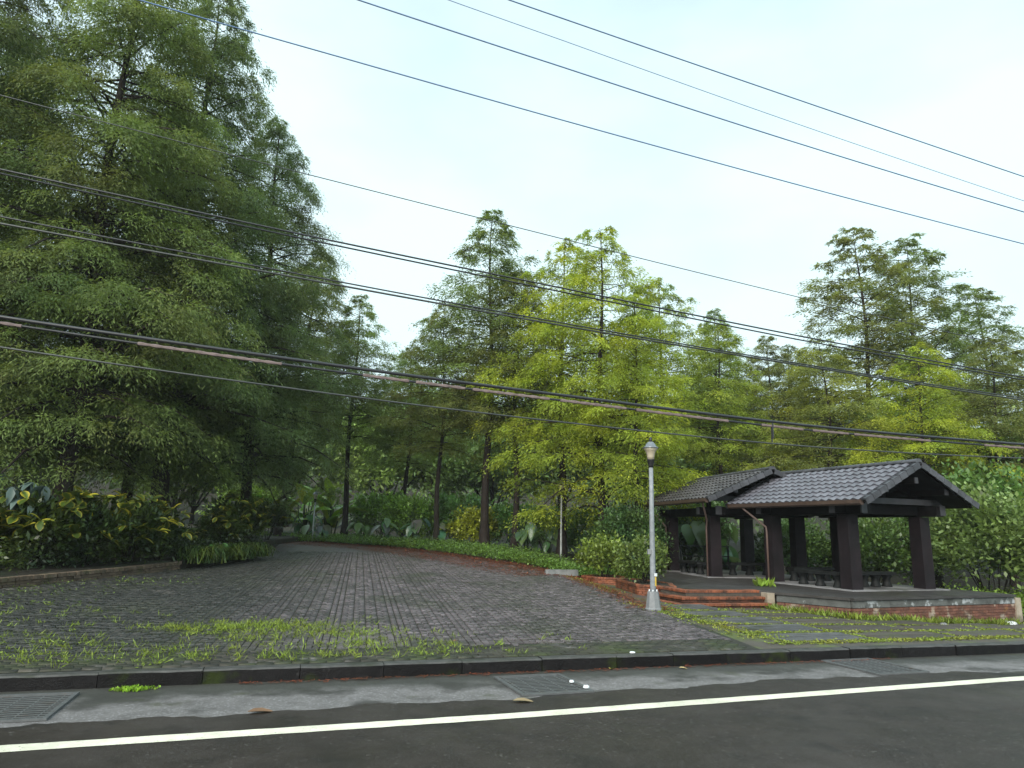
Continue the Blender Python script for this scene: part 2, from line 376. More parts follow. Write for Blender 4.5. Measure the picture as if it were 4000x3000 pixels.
# ------------------------------------------------------------------ lie of the land
K0 = np.array([0.1, 11.45])
kd = np.array([math.cos(rad(17)), math.sin(rad(17))]); kn = np.array([-kd[1], kd[0]])     # along the kerb, away from the road
pa = np.array([-math.sin(rad(11.6)), math.cos(rad(11.6))]); pb = np.array([pa[1], -pa[0]])  # the pavers' own axes
def W(u, d): q = K0 + kd * u + kn * d; return float(q[0]), float(q[1])
def UD(x, y): q = np.array([x, y]) - K0; return float(q @ kd), float(q @ kn)
def sm(a, b, x): t = np.clip((np.asarray(x, float) - a) / (b - a), 0, 1); return t * t * (3 - 2 * t)
def ground(x, y):
    x = np.asarray(x, float); y = np.asarray(y, float)
    qx, qy = x - K0[0], y - K0[1]
    d = qx * kn[0] + qy * kn[1]; b = qx * pb[0] + qy * pb[1]
    s = np.maximum(1 - sm(4, 8, b), sm(15, 24, d))
    z = 0.18 + s * 0.028 * np.clip(d, 0, 60) - 0.34 * sm(6.5, 14, x) * sm(0.5, 5, d) * (1 - sm(25, 40, d))
    z = z + 0.27 * np.clip(d - 68, 0, 130) * sm(68, 90, d)
    return z
def G(x, y): return float(ground(x, y))

BORDER = [(-13.6, 9.0), (-12.9, 14.0), (-12.2, 17.8), (-11.3, 21.0), (-10.75, 24.0), (-10.2, 27.5), (-10.6, 32.0), (-12.6, 40.0), (-12.4, 42.5), (-12.2, 50.0)]
REDGE = [(4.3, 12.6), (4.1, 14.0), (3.5, 17.5), (3.1, 20.5), (2.7, 23.5), (2.1, 26.6), (0.3, 29.6), (-3.4, 35.7), (-6.6, 39.6), (-10.4, 41.8), (-12.0, 43.2)]
b_ud = np.array([UD(*p) for p in BORDER]); r_ud = np.array([UD(*p) for p in REDGE])
def uL(d): return np.interp(d, b_ud[:, 1], b_ud[:, 0])
def uR(d): return np.interp(d, r_ud[:, 1], r_ud[:, 0])

def strip_sheet(name, ds, u0, u1, nu, mat, dz=0.0, kind='structure', label=None):
    V = []; F = []
    for d in ds:
        for t in np.linspace(0, 1, nu):
            u = u0(d) * (1 - t) + u1(d) * t
            x, y = W(u, d); V.append((x, y, G(x, y) + dz))
    for i in range(len(ds) - 1):
        for j in range(nu - 1):
            a = i * nu + j; F.append((a, a + 1, a + nu + 1, a + nu))
    o = mobj(name, mesh_data(name, V, F, mat, True))
    return tag(o, label, None, None, kind)

# earth from the kerb to the horizon
xs = np.concatenate([np.linspace(-300, -40, 14), np.linspace(-36, 40, 58), np.linspace(48, 300, 14)])
ds = np.concatenate([[0.10], np.linspace(0.6, 60, 100), np.linspace(64, 130, 20), np.linspace(140, 320, 8)])
V = []; F = []
for d in ds:
    for u in xs:
        x, y = W(u, d); V.append((x, y, G(x, y) - 0.03))
n = len(xs)
F = [(i * n + j, i * n + j + 1, (i + 1) * n + j + 1, (i + 1) * n + j) for i in range(len(ds) - 1) for j in range(n - 1)]
tag(mobj('ground', mesh_data('ground', V, F, M['soil'], True)), 'dark earth under the trees and shrubs', 'ground', None, 'structure')

# gutter sheet (z 0) and asphalt road with a ragged edge on top
MB().add([(*W(-160, -2.6), 0), (*W(160, -2.6), 0), (*W(160, 0.3), 0), (*W(-160, 0.3), 0)], [(0, 1, 2, 3)]).obj('gutter', M['gutter'])
tag(bpy.data.objects['gutter'], 'pale speckled concrete gutter strip between road and kerb', 'gutter', None, 'structure')
rg = random.Random(3)
edge = []
GE = [(-40, -3.3), (-8, -1.95), (-4.97, -1.86), (-3.87, -1.75), (-2.31, -1.74), (0.09, -1.65), (2.62, -1.45), (5.67, -1.35), (8.58, -1.55), (14, -1.7), (40, -2.4)]
for u in np.arange(-40, 40, 0.11):
    d0 = np.interp(u, [g[0] for g in GE], [g[1] for g in GE]) + 0.07 * math.sin(u * 2.1) + 0.05 * math.sin(u * 5.3 + 1) + rg.uniform(-0.035, 0.035)
    edge.append((u, d0))
V = [(*W(u, d), 0.005) for u, d in edge] + [(*W(u, -70), 0.005) for u, d in edge]
n = len(edge)
F = [(i + n, i + n + 1, i + 1, i) for i in range(n - 1)]
V += [(*W(-160, -70), 0.005), (*W(-160, -2.5), 0.005), (*W(160, -2.5), 0.005), (*W(160, -70), 0.005)]
F += [(2 * n, n, 0, 2 * n + 1), (2 * n - 1, 2 * n + 3, 2 * n + 2, n - 1)]
tag(mobj('road', mesh_data('road', V, F, M['asphalt'])), 'dark damp asphalt road in the foreground', 'road', None, 'structure')
# edge line painted on the road
V = []; F = []
LX = [(-30.0, -2.0), (-4.68, 7.17), (0.08, 8.78), (8.1, 11.77), (40.0, 24.0)]
lx = [p[0] for p in LX]; ly = [p[1] for p in LX]
for i, x in enumerate(np.arange(-30, 40, 0.15)):
    y = np.interp(x, lx, ly); hw = 0.118 + rg.uniform(-0.006, 0.006)
    V += [(x + 0.34 * hw, y - 0.94 * hw, 0.009), (x - 0.34 * hw, y + 0.94 * hw + rg.uniform(-0.004, 0.004), 0.009)]
F = [(2 * i, 2 * i + 2, 2 * i + 3, 2 * i + 1) for i in range(len(V) // 2 - 1)]
tag(mobj('road_marking', mesh_data('road_marking', V, F, M['paint'])), 'cream white edge line painted along the road', 'road marking', None, 'structure')

# kerb of separate stones
kerb = tag(empty('kerb', (float(K0[0]), float(K0[1]), 0), rad(17)), 'row of black weathered kerb stones beside the gutter', 'kerb', None, 'structure')
rk = random.Random(5)
MB().box((0, 0.17, 0.03), (80, 0.16, 0.22)).obj('footing', M['mortar'], kerb)
u = -22.0
while u < 24:
    L = rk.choice([1.0, 1.15, 1.25])
    h = 0.185 + rk.uniform(-0.006, 0.006)
    mb = MB()
    # bevelled block: chamfer on the road-side top edge
    y0, y1, c = -0.085 + rk.uniform(-0.008, 0.008), 0.12, 0.02
    nseg = 6
    V = []; F = []
    for i in range(nseg + 1):
        x = L * i / nseg * 0.992
        j = rk.uniform(-0.006, 0.006); k = rk.uniform(-0.005, 0.004)
        V += [(x, y0, -0.1), (x, y0 + j, h - c + k), (x, y0 + c + j, h + k * 0.5), (x, y1, h)]
    for i in range(nseg):
        for q in range(3): a = i * 4 + q; F.append((a, a + 4, a + 5, a + 1))
    F += [(0, 1, 2, 3), (nseg * 4 + 3, nseg * 4 + 2, nseg * 4 + 1, nseg * 4)]
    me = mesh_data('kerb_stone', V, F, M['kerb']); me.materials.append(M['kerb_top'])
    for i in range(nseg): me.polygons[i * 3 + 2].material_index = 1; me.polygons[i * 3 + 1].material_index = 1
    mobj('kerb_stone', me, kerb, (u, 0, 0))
    u += L

# ------------------------------------------------------------------ brick plaza
plaza = tag(empty('plaza_paving', (0, 0, 0)), 'grey brick paved plaza rising gently from the kerb to the trees', 'paving', None, 'structure')
bed_ds = np.linspace(0.12, 35.5, 80)
o = strip_sheet('paving_bed', bed_ds, lambda d: uL(d) - 0.2, lambda d: uR(d) + 0.25, 30, M['joint'], 0.0)
o.parent = plaza; 
for k_ in ('label', 'category', 'kind'):
    if k_ in o: del o[k_]
# brick layout in the pavers' own axes: four full columns and two half columns repeat
BW, BH = 0.235, 0.1175
items = []          # (a, b, length along a, width along b)
bcols = []
b = -17.0; k = 0
while b < 6.0:
    w = BW if k % 6 < 4 else BH
    bcols.append((b, w)); b += w + (0.005 if k % 6 >= 3 else 0.002); k += 1
rb = random.Random(8)
def plaza_ok(x, y, d):
    u = UD(x, y)[0]
    return uL(d) + 0.12 < u < uR(d) - 0.02
FAR_D = 25.0
for (b, w) in bcols:
    a = -6.0 + rb.random() * 0.2
    ph = rb.randrange(3)
    while a < 33:
        if w == BW:
            ph = (ph + 1) % 2
            if ph: cells = [(a, b, BH, BW)]; step = BH
            else: cells = [(a, b, BW, BH), (a, b + BH, BW, BH)]; step = BW
        else:
            cells = [(a, b, BH, BH)]; step = BH
        for (ca, cb, la, wb) in cells:
            q = K0 + pa * (ca + la / 2) + pb * (cb + wb / 2)
            d = float((q - K0) @ kn)
            if 1.05 < d < FAR_D and plaza_ok(q[0], q[1], d): items.append((ca, cb, la, wb, q[0], q[1]))
        a += step
# border of stretchers running along the kerb
strip = []
for r in range(8):
    d0 = 0.135 + r * 0.118
    u = -14.5 + (r % 2) * 0.118
    while u < 4.6:
        if uL(d0) + 0.1 < u < uR(d0) - 0.25: strip.append((u, d0))
        u += 0.24
tilt_b = float(0.028 * (pb @ kn)); tilt_a = float(0.028 * (pa @ kn))
J = 0.011
cam_xy = np.array([0.0, 0.0])
order = sorted(range(len(items)), key=lambda i: (items[i][4] + 1.2) ** 2 + (items[i][5]) ** 2)
near = set([i for i in order if abs(items[i][4] + 1.2) < 3.2][:225])
brick_meshes = {}
def brick_data(la, wb, mat, v):
    key = (round(la, 3), round(wb, 3), mat.name, v)
    if key not in brick_meshes:
        c = 0.006; x, y = wb / 2 - J / 2, la / 2 - J / 2
        Vv = [(-x, -y, -0.02), (x, -y, -0.02), (x, y, -0.02), (-x, y, -0.02), (-x, -y, 0.012), (x, -y, 0.012), (x, y, 0.012), (-x, y, 0.012),
              (-x + c, -y + c, 0.018), (x - c, -y + c, 0.018), (x - c, y - c, 0.018), (-x + c, y - c, 0.018)]
        Ff = [(i, (i + 1) % 4, 4 + (i + 1) % 4, 4 + i) for i in range(4)] + [(4 + i, 4 + (i + 1) % 4, 8 + (i + 1) % 4, 8 + i) for i in range(4)] + [(8, 9, 10, 11)]
        me = np_mesh_poly('paver', Vv, Ff, mat, (v + 0.5) / 6.0)
        brick_meshes[key] = me
    return brick_meshes[key]
def np_mesh_poly(name, Vv, Ff, mat, r):
    me = mesh_data(name, Vv, Ff, mat)
    a_ = me.attributes.new('rnd', 'FLOAT', 'FACE'); a_.data.foreach_set('value', [r] * len(me.polygons))
    return me
restV = []; restF = []; restR = []
def bulk_brick(cx, cy, ax, bx, la, wb, rr):
    x, y, c = wb / 2 - J / 2, la / 2 - J / 2, 0.006
    n0 = len(restV); wob = rb.uniform(-0.006, 0.006)
    for sx, sy, zz in ((-x, -y, -0.01), (x, -y, -0.01), (x, y, -0.01), (-x, y, -0.01), (-x + c, -y + c, 0.018), (x - c, -y + c, 0.018), (x - c, y - c, 0.018), (-x + c, y - c, 0.018)):
        p = np.array([cx, cy]) + bx * sx + ax * sy
        restV.append((p[0], p[1], G0(p[0], p[1]) + zz + wob))
    for i in range(4): restF.append((n0 + i, n0 + (i + 1) % 4, n0 + 4 + (i + 1) % 4, n0 + 4 + i)); restR.append(rr)
    restF.append((n0 + 4, n0 + 5, n0 + 6, n0 + 7)); restR.append(rr)
def G0(x, y):
    qx, qy = x - K0[0], y - K0[1]
    d = qx * kn[0] + qy * kn[1]; b = qx * pb[0] + qy * pb[1]
    t = min(1, max(0, (b - 4) / 4)); s = 1 - t * t * (3 - 2 * t)
    t = min(1, max(0, (d - 15) / 9)); s = max(s, t * t * (3 - 2 * t))
    return 0.18 + s * 0.028 * d
for i, (ca, cb, la, wb, x, y) in enumerate(items):
    if i in near:
        nrm = Vector((-tilt_b, -tilt_a, 1)).normalized()
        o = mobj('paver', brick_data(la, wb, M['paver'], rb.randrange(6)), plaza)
        bx = Vector((pb[0], pb[1], tilt_b)).normalized(); ax = Vector((pa[0], pa[1], tilt_a)).normalized(); nz = bx.cross(ax)
        mw = Matrix((bx, ax, nz)).transposed().to_4x4(); mw.translation = (x, y, G0(x, y) + rb.uniform(-0.003, 0.004))
        o.matrix_world = mw
    else:
        bulk_brick(x, y, pa, pb, la, wb, rb.random())
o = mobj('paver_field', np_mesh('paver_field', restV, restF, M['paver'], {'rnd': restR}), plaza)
o['kind'] = 'stuff'
restV, restF, restR = [], [], []
cnt = 0
for (u, d0) in strip:
    x, y = W(u + 0.12, d0 + 0.059)
    if cnt < 75 and -0.6 < u < 3.5:
        cnt += 1
        o = mobj('paver', brick_data(0.118, 0.24, M['paver_mossy'], rb.randrange(6)), plaza, (x, y, G0(x, y) + rb.uniform(-0.003, 0.003)), (0, 0, rad(17)))
    else:
        bulk_brick(x, y, kn, kd, 0.118, 0.24, rb.random())
o = mobj('border_paver_field', np_mesh('border_paver_field', restV, restF, M['paver_mossy'], {'rnd': restR}), plaza)
o['kind'] = 'stuff'
# far end, where single pavers can no longer be told apart
m, nt, out = newmat('distant_paving')
geo = nt.nodes.new('ShaderNodeNewGeometry')
mp = nt.nodes.new('ShaderNodeMapping'); mp.inputs['Rotation'].default_value = (0, 0, rad(90 - 11.6))
nt.links.new(geo.outputs['Position'], mp.inputs['Vector'])
bt = N(nt, 'ShaderNodeTexBrick', Scale=1.0)
bt.inputs['Color1'].default_value = c4((0.072, 0.061, 0.066)); bt.inputs['Color2'].default_value = c4((0.112, 0.095, 0.103)); bt.inputs['Mortar'].default_value = c4((0.04, 0.04, 0.035))
bt.inputs['Brick Width'].default_value = 0.35; bt.inputs['Row Height'].default_value = 0.235; bt.inputs['Mortar Size'].default_value = 0.014
nt.links.new(mp.outputs[0], bt.inputs['Vector'])
cc = mixrgb(nt, mapr(nt, noise(nt, geo.outputs['Position'], 0.5, 4.0), 0.45, 0.62, 0, 0.75), bt.outputs[0], (0.085, 0.036, 0.022))
pp = N(nt, 'ShaderNodeBsdfPrincipled', Roughness=0.5); nt.links.new(cc, pp.inputs['Base Color']); nt.links.new(pp.outputs[0], out.inputs[0])
o = strip_sheet('distant_paving', np.linspace(FAR_D - 0.1, 35.4, 30), lambda d: uL(d) + 0.05, lambda d: uR(d) + 0.05, 24, m, 0.012)
o.parent = plaza
for k_ in ('label', 'category', 'kind'):
    if k_ in o: del o[k_]

# ------------------------------------------------------------------ leaf machinery
def unit(v): return v / np.maximum(np.linalg.norm(v, axis=1, keepdims=True), 1e-9)
def cards(base, dirs, L, Wd, rng, up=None, flat=0.0):
    """rhombus leaves: returns V (4n,3), F (n,4)"""
    n = len(base)
    dirs = unit(dirs)
    r = rng.normal(size=(n, 3))
    if up is not None: r = r * (1 - flat) + up * flat * 2.0
    side = unit(np.cross(dirs, r)) * (Wd / 2)[:, None]
    tip = base + dirs * L[:, None]; mid = base + dirs * (L * 0.45)[:, None]
    V = np.stack([base, mid - side, tip, mid + side], 1).reshape(-1, 3)
    return V, np.arange(4 * n, dtype=np.int32).reshape(n, 4)

def cypress_parts(seed, H, R, z0=0.22, nb=150, tpm=2.2, tuft=0.55, nf=14, K=6, droop=0.35, rise=0.25, leafL=0.17, leafW=0.05, power=0.85, trunk_r=None, hang=0.9, low=0.62):
    """trunk, limbs and feathery crown of a bald cypress: every limb carries mop-like tufts of drooping sprays"""
    rng = np.random.default_rng(seed)
    tr = trunk_r or H * 0.014
    t = np.linspace(0, 1, nb) ** 0.92
    t = np.clip(t + rng.uniform(-0.5, 0.5, nb) / nb, 0, 0.995)
    zb = H * (z0 + (1 - z0) * t)
    prof = (1 - t) ** power * (low + (1 - low) * np.minimum(1, t / 0.16)) * rng.uniform(0.58, 1.15, nb) + 0.04
    Lb = R * prof
    az = (np.arange(nb) * 2.39996 + rng.uniform(-0.9, 0.9, nb)) % (2 * math.pi)
    wob = lambda z: np.stack([0.12 * np.sin(z * 0.55 + seed), 0.10 * np.sin(z * 0.43 + 2 * seed)], -1) * np.minimum(1, z / 4)[..., None]
    mb = MB()
    zs = np.linspace(0, H * 0.985, 14)
    wz = wob(zs)
    flare = 1 + 0.55 * np.exp(-zs / 0.55)
    mb.tube([(wz[i, 0], wz[i, 1], zs[i]) for i in range(14)], list(np.maximum(0.015, tr * (1 - zs / H) ** 0.85 * flare)), 9, False)
    lb = MB()
    TC = []; TO = []; TR = []; TS = []
    up = np.array([0, 0, 1.0])
    for i in range(nb):
        o = np.array([*wob(np.array([zb[i]]))[0], zb[i]])
        out = np.array([math.cos(az[i]), math.sin(az[i]), 0.0]); lat = np.array([-out[1], out[0], 0.0])
        L = Lb[i]
        ri = rise * rng.uniform(0.1, 1.9); dr = droop * rng.uniform(0.4, 1.6)
        P = lambda s: o + out * (s * L)[..., None] + up * ((ri * s - dr * s * s) * L)[..., None]
        ss = np.array([0.0, 0.35, 0.7, 1.0]); pp_ = P(ss)
        r0 = max(0.012, tr * (1 - zb[i] / H) * 0.28 + 0.006 * L)
        lb.tube(pp_, [r0, r0 * 0.7, r0 * 0.45, r0 * 0.15], 4, False)
        n = max(2, int(L * tpm + rng.random()))
        s = 1.02 - rng.random(n) ** 1.15 * 0.78
        s[0] = 1.0
        sp = rng.uniform(-1, 1, n); sp[0] *= 0.2
        spread = (0.08 + 0.30 * np.sin(np.pi * np.clip(s, 0, 1) ** 1.3)) * L + 0.08
        c = P(s) + lat * (sp * spread)[:, None] - up * (np.abs(sp) * spread * 0.25)[:, None] + rng.normal(size=(n, 3)) * 0.06
        TC.append(c); TO.append(unit(out + lat * (sp * 0.8)[:, None] + rng.normal(size=(n, 3)) * 0.15))
        sz = tuft * rng.uniform(0.65, 1.25, n) * (0.45 + 0.55 * np.clip((H - c[:, 2]) / (0.28 * H), 0, 1))
        TS.append(np.minimum(sz, 0.22 + 0.3 * L)); TR.append(np.clip(rng.uniform(0.3, 0.7) + rng.normal(size=n) * 0.16, 0, 1))
    TC = np.concatenate(TC); TO = np.concatenate(TO); TS = np.concatenate(TS); TR = np.concatenate(TR)
    nt_ = len(TC)
    # sprays of each tuft, fanned round its outward direction
    C = np.repeat(TC, nf, 0); O = np.repeat(TO, nf, 0); S = np.repeat(TS, nf) * rng.uniform(0.6, 1.15, nt_ * nf); RR0 = np.repeat(TR, nf)
    a = rng.normal(size=len(C)) * 1.0
    ca, sa = np.cos(a), np.sin(a)
    Fd = np.stack([O[:, 0] * ca - O[:, 1] * sa, O[:, 0] * sa + O[:, 1] * ca, np.zeros(len(C))], 1)
    Fd = unit(Fd)
    lift = rng.uniform(-0.15, 0.35, len(C)); hg = hang * rng.uniform(0.6, 1.35, len(C))
    B = []; D = []; Nn = []; RR = []
    for k in range(K):
        f = (k + rng.random(len(C))) / K
        p = C + Fd * (S * f)[:, None]; p[:, 2] += S * (lift * f - hg * f * f)
        p += rng.normal(size=p.shape) * (0.10 * S)[:, None]
        tz = lift - 2 * hg * f
        tan = Fd.copy(); tan[:, 2] = tz; tan = unit(tan)
        sd = np.stack([-Fd[:, 1], Fd[:, 0], np.zeros(len(C))], 1)
        nrm = np.cross(sd, tan) * -1.0
        nrm = np.where(nrm[:, 2:3] < 0, -nrm, nrm)
        dd = tan + sd * rng.uniform(-0.9, 0.9, len(C))[:, None] + rng.normal(size=p.shape) * 0.22
        B.append(p); D.append(dd); Nn.append(nrm + rng.normal(size=p.shape) * 0.45)
        RR.append(np.clip(RR0 + 0.10 - 0.22 * f + rng.normal(size=len(C)) * 0.12, 0, 1))  # lit tuft tops and shaded hanging ends put into the leaf tone
    B = np.concatenate(B); D = unit(np.concatenate(D)); Nn = np.concatenate(Nn); RR = np.concatenate(RR)
    n = len(B)
    L_ = leafL * rng.uniform(0.7, 1.3, n); W_ = leafW * rng.uniform(0.75, 1.3, n)
    side = unit(np.cross(D, Nn)) * (W_ / 2)[:, None]
    tip = B + D * L_[:, None]; mid = B + D * (L_ * 0.45)[:, None]
    V = np.stack([B, mid - side, tip, mid + side], 1).reshape(-1, 3)
    return (mb, lb, V, np.arange(4 * n, dtype=np.int32).reshape(n, 4), RR)

def cypress_proto(key, mat, **k):
    mb, lb, V, F, R_ = cypress_parts(**k)
    return (mb.data(key + '_trunk', M['bark'], True), lb.data(key + '_limbs', M['bark']), np_mesh(key + '_crown', V, F, mat, {'rnd': R_}))

def plant_tree(name, proto, x, y, scale, rz, color, label, group, z=None, sxy=1.0, lean=(0, 0)):
    o = empty(name, (x, y, (G(x, y) if z is None else z) - 0.05), rz)
    o.rotation_euler = (lean[0], lean[1], rz)
    o.scale = (scale * sxy, scale * sxy, scale)
    tag(o, label, 'tree', group)
    mobj('trunk', proto[0], o)
    if proto[1] is not None: mobj('limbs', proto[1], o)
    c = mobj('crown', proto[2], o)
    c.color = c4(color)
    return o

def leaf_blob(seed, n, radii, leafL, leafW, nclump=60, clump=0.28, shell=0.55, flat=0.6, droop=0.1, zmin=-0.2):
    """broad leaves in clumps through an uneven ellipsoid, bottom at z = 0"""
    rng = np.random.default_rng(seed)
    c = unit(rng.normal(size=(nclump * 2, 3)))
    c = c[c[:, 2] > zmin - 0.3][:nclump]
    nclump = len(c)
    rr = shell + (1 - shell) * rng.random(nclump) ** 0.6
    rr *= rng.uniform(0.8, 1.12, nclump)
    cen = c * rr[:, None] * np.array(radii)
    idx = rng.integers(0, nclump, n)
    rad_ = clump * min(radii) * rng.uniform(0.6, 1.4, nclump)
    p = cen[idx] + rng.normal(size=(n, 3)) * (rad_[idx] * 0.55)[:, None]
    p[:, 2] += radii[2] * 0.95
    p[:, 2] = np.abs(p[:, 2]) * 1.0
    d = unit(p - np.array([0, 0, radii[2] * 0.5])) + rng.normal(size=(n, 3)) * 0.8
    d[:, 2] -= droop
    V, F = cards(p, d, leafL * rng.uniform(0.6, 1.3, n), leafW * rng.uniform(0.7, 1.25, n), rng, np.array([0, 0, 1.0]), flat)
    cr = rng.uniform(0.2, 0.8, nclump)
    R_ = np.clip(cr[idx] + rng.normal(size=n) * 0.2, 0, 1)
    return V, F, R_

def bush_stems(seed, h, r, n, mat, rr=0.012):
    rg_ = random.Random(seed); mb = MB()
    for i in range(n):
        a = rg_.uniform(0, 6.283); q = r * rg_.uniform(0.3, 0.8)
        mb.tube([(0.05 * math.cos(a), 0.05 * math.sin(a), -0.05), (q * 0.5 * math.cos(a), q * 0.5 * math.sin(a), h * 0.5), (q * math.cos(a), q * math.sin(a), h * 0.85)], [rr, rr * 0.8, rr * 0.4], 5, False)
    return mb.data('stems', mat)

def grass_mesh(name, pts, hlo, hhi, wd, mat, seed, blades=5, spread=0.05, lean=0.5):
    rng = np.random.default_rng(seed)
    pts = np.repeat(np.asarray(pts, float), blades, axis=0)
    n = len(pts)
    p = pts + np.stack([rng.normal(size=n) * spread, rng.normal(size=n) * spread, np.zeros(n)], 1)
    d = np.stack([rng.normal(size=n) * lean, rng.normal(size=n) * lean, np.ones(n)], 1)
    L = rng.uniform(hlo, hhi, n)
    V, F = cards(p, d, L, wd * rng.uniform(0.6, 1.4, n), rng)
    return np_mesh(name, V, F, mat, {'rnd': rng.random(n)})

# ------------------------------------------------------------------ planting bed on the left with its brick edging
strip_bed_V = []; strip_bed_F = []
rows = np.linspace(-2, 52, 80)
for d in rows:
    for t, dz in ((0, -0.05), (0, 0.24), (0.02, 0.28), (0.1, 0.32), (0.4, 0.4), (1, 0.6)):
        u = (uL(max(d, 0.1)) - 0.16) - t * 45
        x, y = W(u, d); strip_bed_V.append((x, y, G(x, y) + dz))
for i in range(len(rows) - 1):
    for j in range(5):
        a = i * 6 + j; strip_bed_F.append((a, a + 6, a + 7, a + 1))
tag(mobj('planting_bed', mesh_data('planting_bed', strip_bed_V, strip_bed_F, M['soil'], True)), 'raised bed of dark soil left of the plaza', 'planting bed', None, 'structure')

BRK = {}
def brick_block(l, w, h, mat, v=0):
    key = (round(l, 3), round(w, 3), round(h, 3), mat.name, v)
    if key not in BRK:
        rg_ = random.Random(v * 7 + 1); c = min(0.008, h * 0.12)
        x, y = l / 2, w / 2
        Vv = []
        for z, ins in ((0, 0), (h - c, 0), (h, c)):
            for sx, sy in ((-1, -1), (1, -1), (1, 1), (-1, 1)):
                Vv.append((sx * (x - ins) + rg_.uniform(-0.002, 0.002), sy * (y - ins) + rg_.uniform(-0.002, 0.002), z))
        Ff = [(q * 4 + i, q * 4 + (i + 1) % 4, q * 4 + 4 + (i + 1) % 4, q * 4 + 4 + i) for q in range(2) for i in range(4)] + [(8, 9, 10, 11), (3, 2, 1, 0)]
        BRK[key] = mesh_data('brick', Vv, Ff, mat)
    return BRK[key]

def brick_run(parent, poly, zfun, courses, mat, L=0.22, w=0.11, h=0.062, joint=0.010, seed=1, zoff=0.0, soldier=None, skip=0.0, jit=0.003, inward=0.0):
    """bricks laid along a polyline; zfun(x, y) gives the foot; soldier = (width, depth, height) of a top course of bricks on edge"""
    rg_ = random.Random(seed); cnt = 0
    for (p, q) in zip(poly[:-1], poly[1:]):
        p = Vector(p); q = Vector(q); seg = (q - p).length; t = (q - p).normalized(); ang = math.atan2(t.y, t.x); nrm = Vector((-t.y, t.x)) * inward
        for c in range(courses):
            s = -(L / 2) * (c % 2)
            while s < seg - 0.03:
                a, b = max(0, s), min(seg, s + L); l = b - a
                if l > 0.045 and rg_.random() >= skip:
                    m_ = p + t * (a + b) / 2 + nrm
                    z = zfun(m_.x, m_.y) + zoff + c * (h + joint)
                    mobj('brick', brick_block(l - joint, w, h, mat, rg_.randrange(4)), parent, (m_.x + rg_.uniform(-jit, jit), m_.y + rg_.uniform(-jit, jit), z), (0, 0, ang)); cnt += 1
                s += L
        if soldier:
            sw, sd, sh = soldier
            n = max(1, round(seg / (sw + joint))); st = seg / n
            for i in range(n):
                m_ = p + t * (i + 0.5) * st + nrm
                z = zfun(m_.x, m_.y) + zoff + courses * (h + joint)
                mobj('brick', brick_block(st - joint, sd, sh, mat, rg_.randrange(4)), parent, (m_.x + rg_.uniform(-jit, jit), m_.y + rg_.uniform(-jit, jit), z + rg_.uniform(-0.004, 0.003)), (0, 0, ang + rg_.uniform(-0.01, 0.01))); cnt += 1
    return cnt

edging = tag(empty('brick_edging', (0, 0, 0)), 'low mossy brown brick edging along the left planting bed', 'edging')
epoly = [BORDER[1], (-12.55, 16.0), BORDER[2], (-11.75, 19.4), BORDER[3], (-11.0, 22.5), BORDER[4]]
def ez(x, y): return G(x, y) + 0.0
brick_run(edging, epoly, ez, 2, M['brick_edging'], L=0.23, w=0.12, h=0.07, soldier=(0.085, 0.20, 0.10), seed=4, skip=0.03, jit=0.01)
mbm = MB()
for p, q in zip(epoly[:-1], epoly[1:]):
    mbm.bar((p[0] - 0.03, p[1], G(*p) + 0.09), (q[0] - 0.03, q[1], G(*q) + 0.09), 0.13, 0.24)
mbm.obj('mortar_core', M['mortar'], edging)

# ------------------------------------------------------------------ terrace with steps
TZ = 0.60
TER = [(4.35, 20.95), (4.8, 19.85), (6.95, 20.40), (7.35, 20.05), (8.68, 18.68), (14.55, 21.20), (9.9, 31.6), (8.9, 33.2), (6.3, 32.0), (5.6, 27.0), (4.6, 23.5)]
ter = tag(empty('terrace', (8.6, 24.5, 0)), 'raised dark terrace with stained red brick front wall under both pavilions', 'terrace')
def rel(p): return (p[0] - 8.6, p[1] - 24.5)
CORE = [(7.5, 20.3) if i == 3 else (8.82, 18.92) if i == 4 else (14.42, 21.36) if i == 5 else p for i, p in enumerate(TER)]
MB().prism([rel(p) for p in CORE], -0.3, TZ - 0.075).obj('core', M['mortar'], ter)
MB().prism([rel(p) for p in TER], TZ - 0.074, TZ).obj('floor_slab', M['floor'], ter)
WALLP = [(7.34, 20.12), (8.70, 18.70), (14.55, 21.22)]
def offs(poly, o):
    out_ = []
    for i, p in enumerate(poly):
        ts = []
        if i > 0: ts.append((Vector(poly[i]) - Vector(poly[i - 1])).normalized())
        if i < len(poly) - 1: ts.append((Vector(poly[i + 1]) - Vector(poly[i])).normalized())
        ns = [Vector((t.y, -t.x)) for t in ts]
        nn = sum(ns, Vector((0, 0))).normalized(); k_ = 1 / max(0.3, nn.dot(ns[0]))
        out_.append(tuple(Vector(p) + nn * o * k_))
    return out_
wp = [rel(p) for p in offs(WALLP, -0.03)]
brick_run(ter, wp, lambda x, y: -0.175, 7, M['brick_stained'], L=0.225, w=0.10, h=0.065, joint=0.009, seed=9)
mb = MB()
for p, q in zip(wp[:-1], wp[1:]):
    mb.bar((p[0], p[1], TZ - 0.165), (q[0], q[1], TZ - 0.165), 0.115, 0.17)
mb.obj('concrete_band', M['band'], ter)
mb = MB()
lip = [rel(p) for p in offs(WALLP, 0.0)]
for p, q in zip(lip[:-1], lip[1:]):
    mb.bar((p[0], p[1], TZ - 0.034), (q[0], q[1], TZ - 0.034), 0.16, 0.062)
mb.obj('slab_lip', M['floor'], ter)
MB().box((wp[2][0] + 0.10, wp[2][1] + 0.06, 0.16), (0.24, 0.2, 0.68), rad(24)).obj('corner_pier', surf('limewashed_pier', (0.25, 0.2, 0.15), (0.42, 0.36, 0.28), 5, (0.6, 0.85), 0.4, 40, [((0.1, 0.09, 0.06), 3, 0.5, 0.65, 0.6)]), ter)
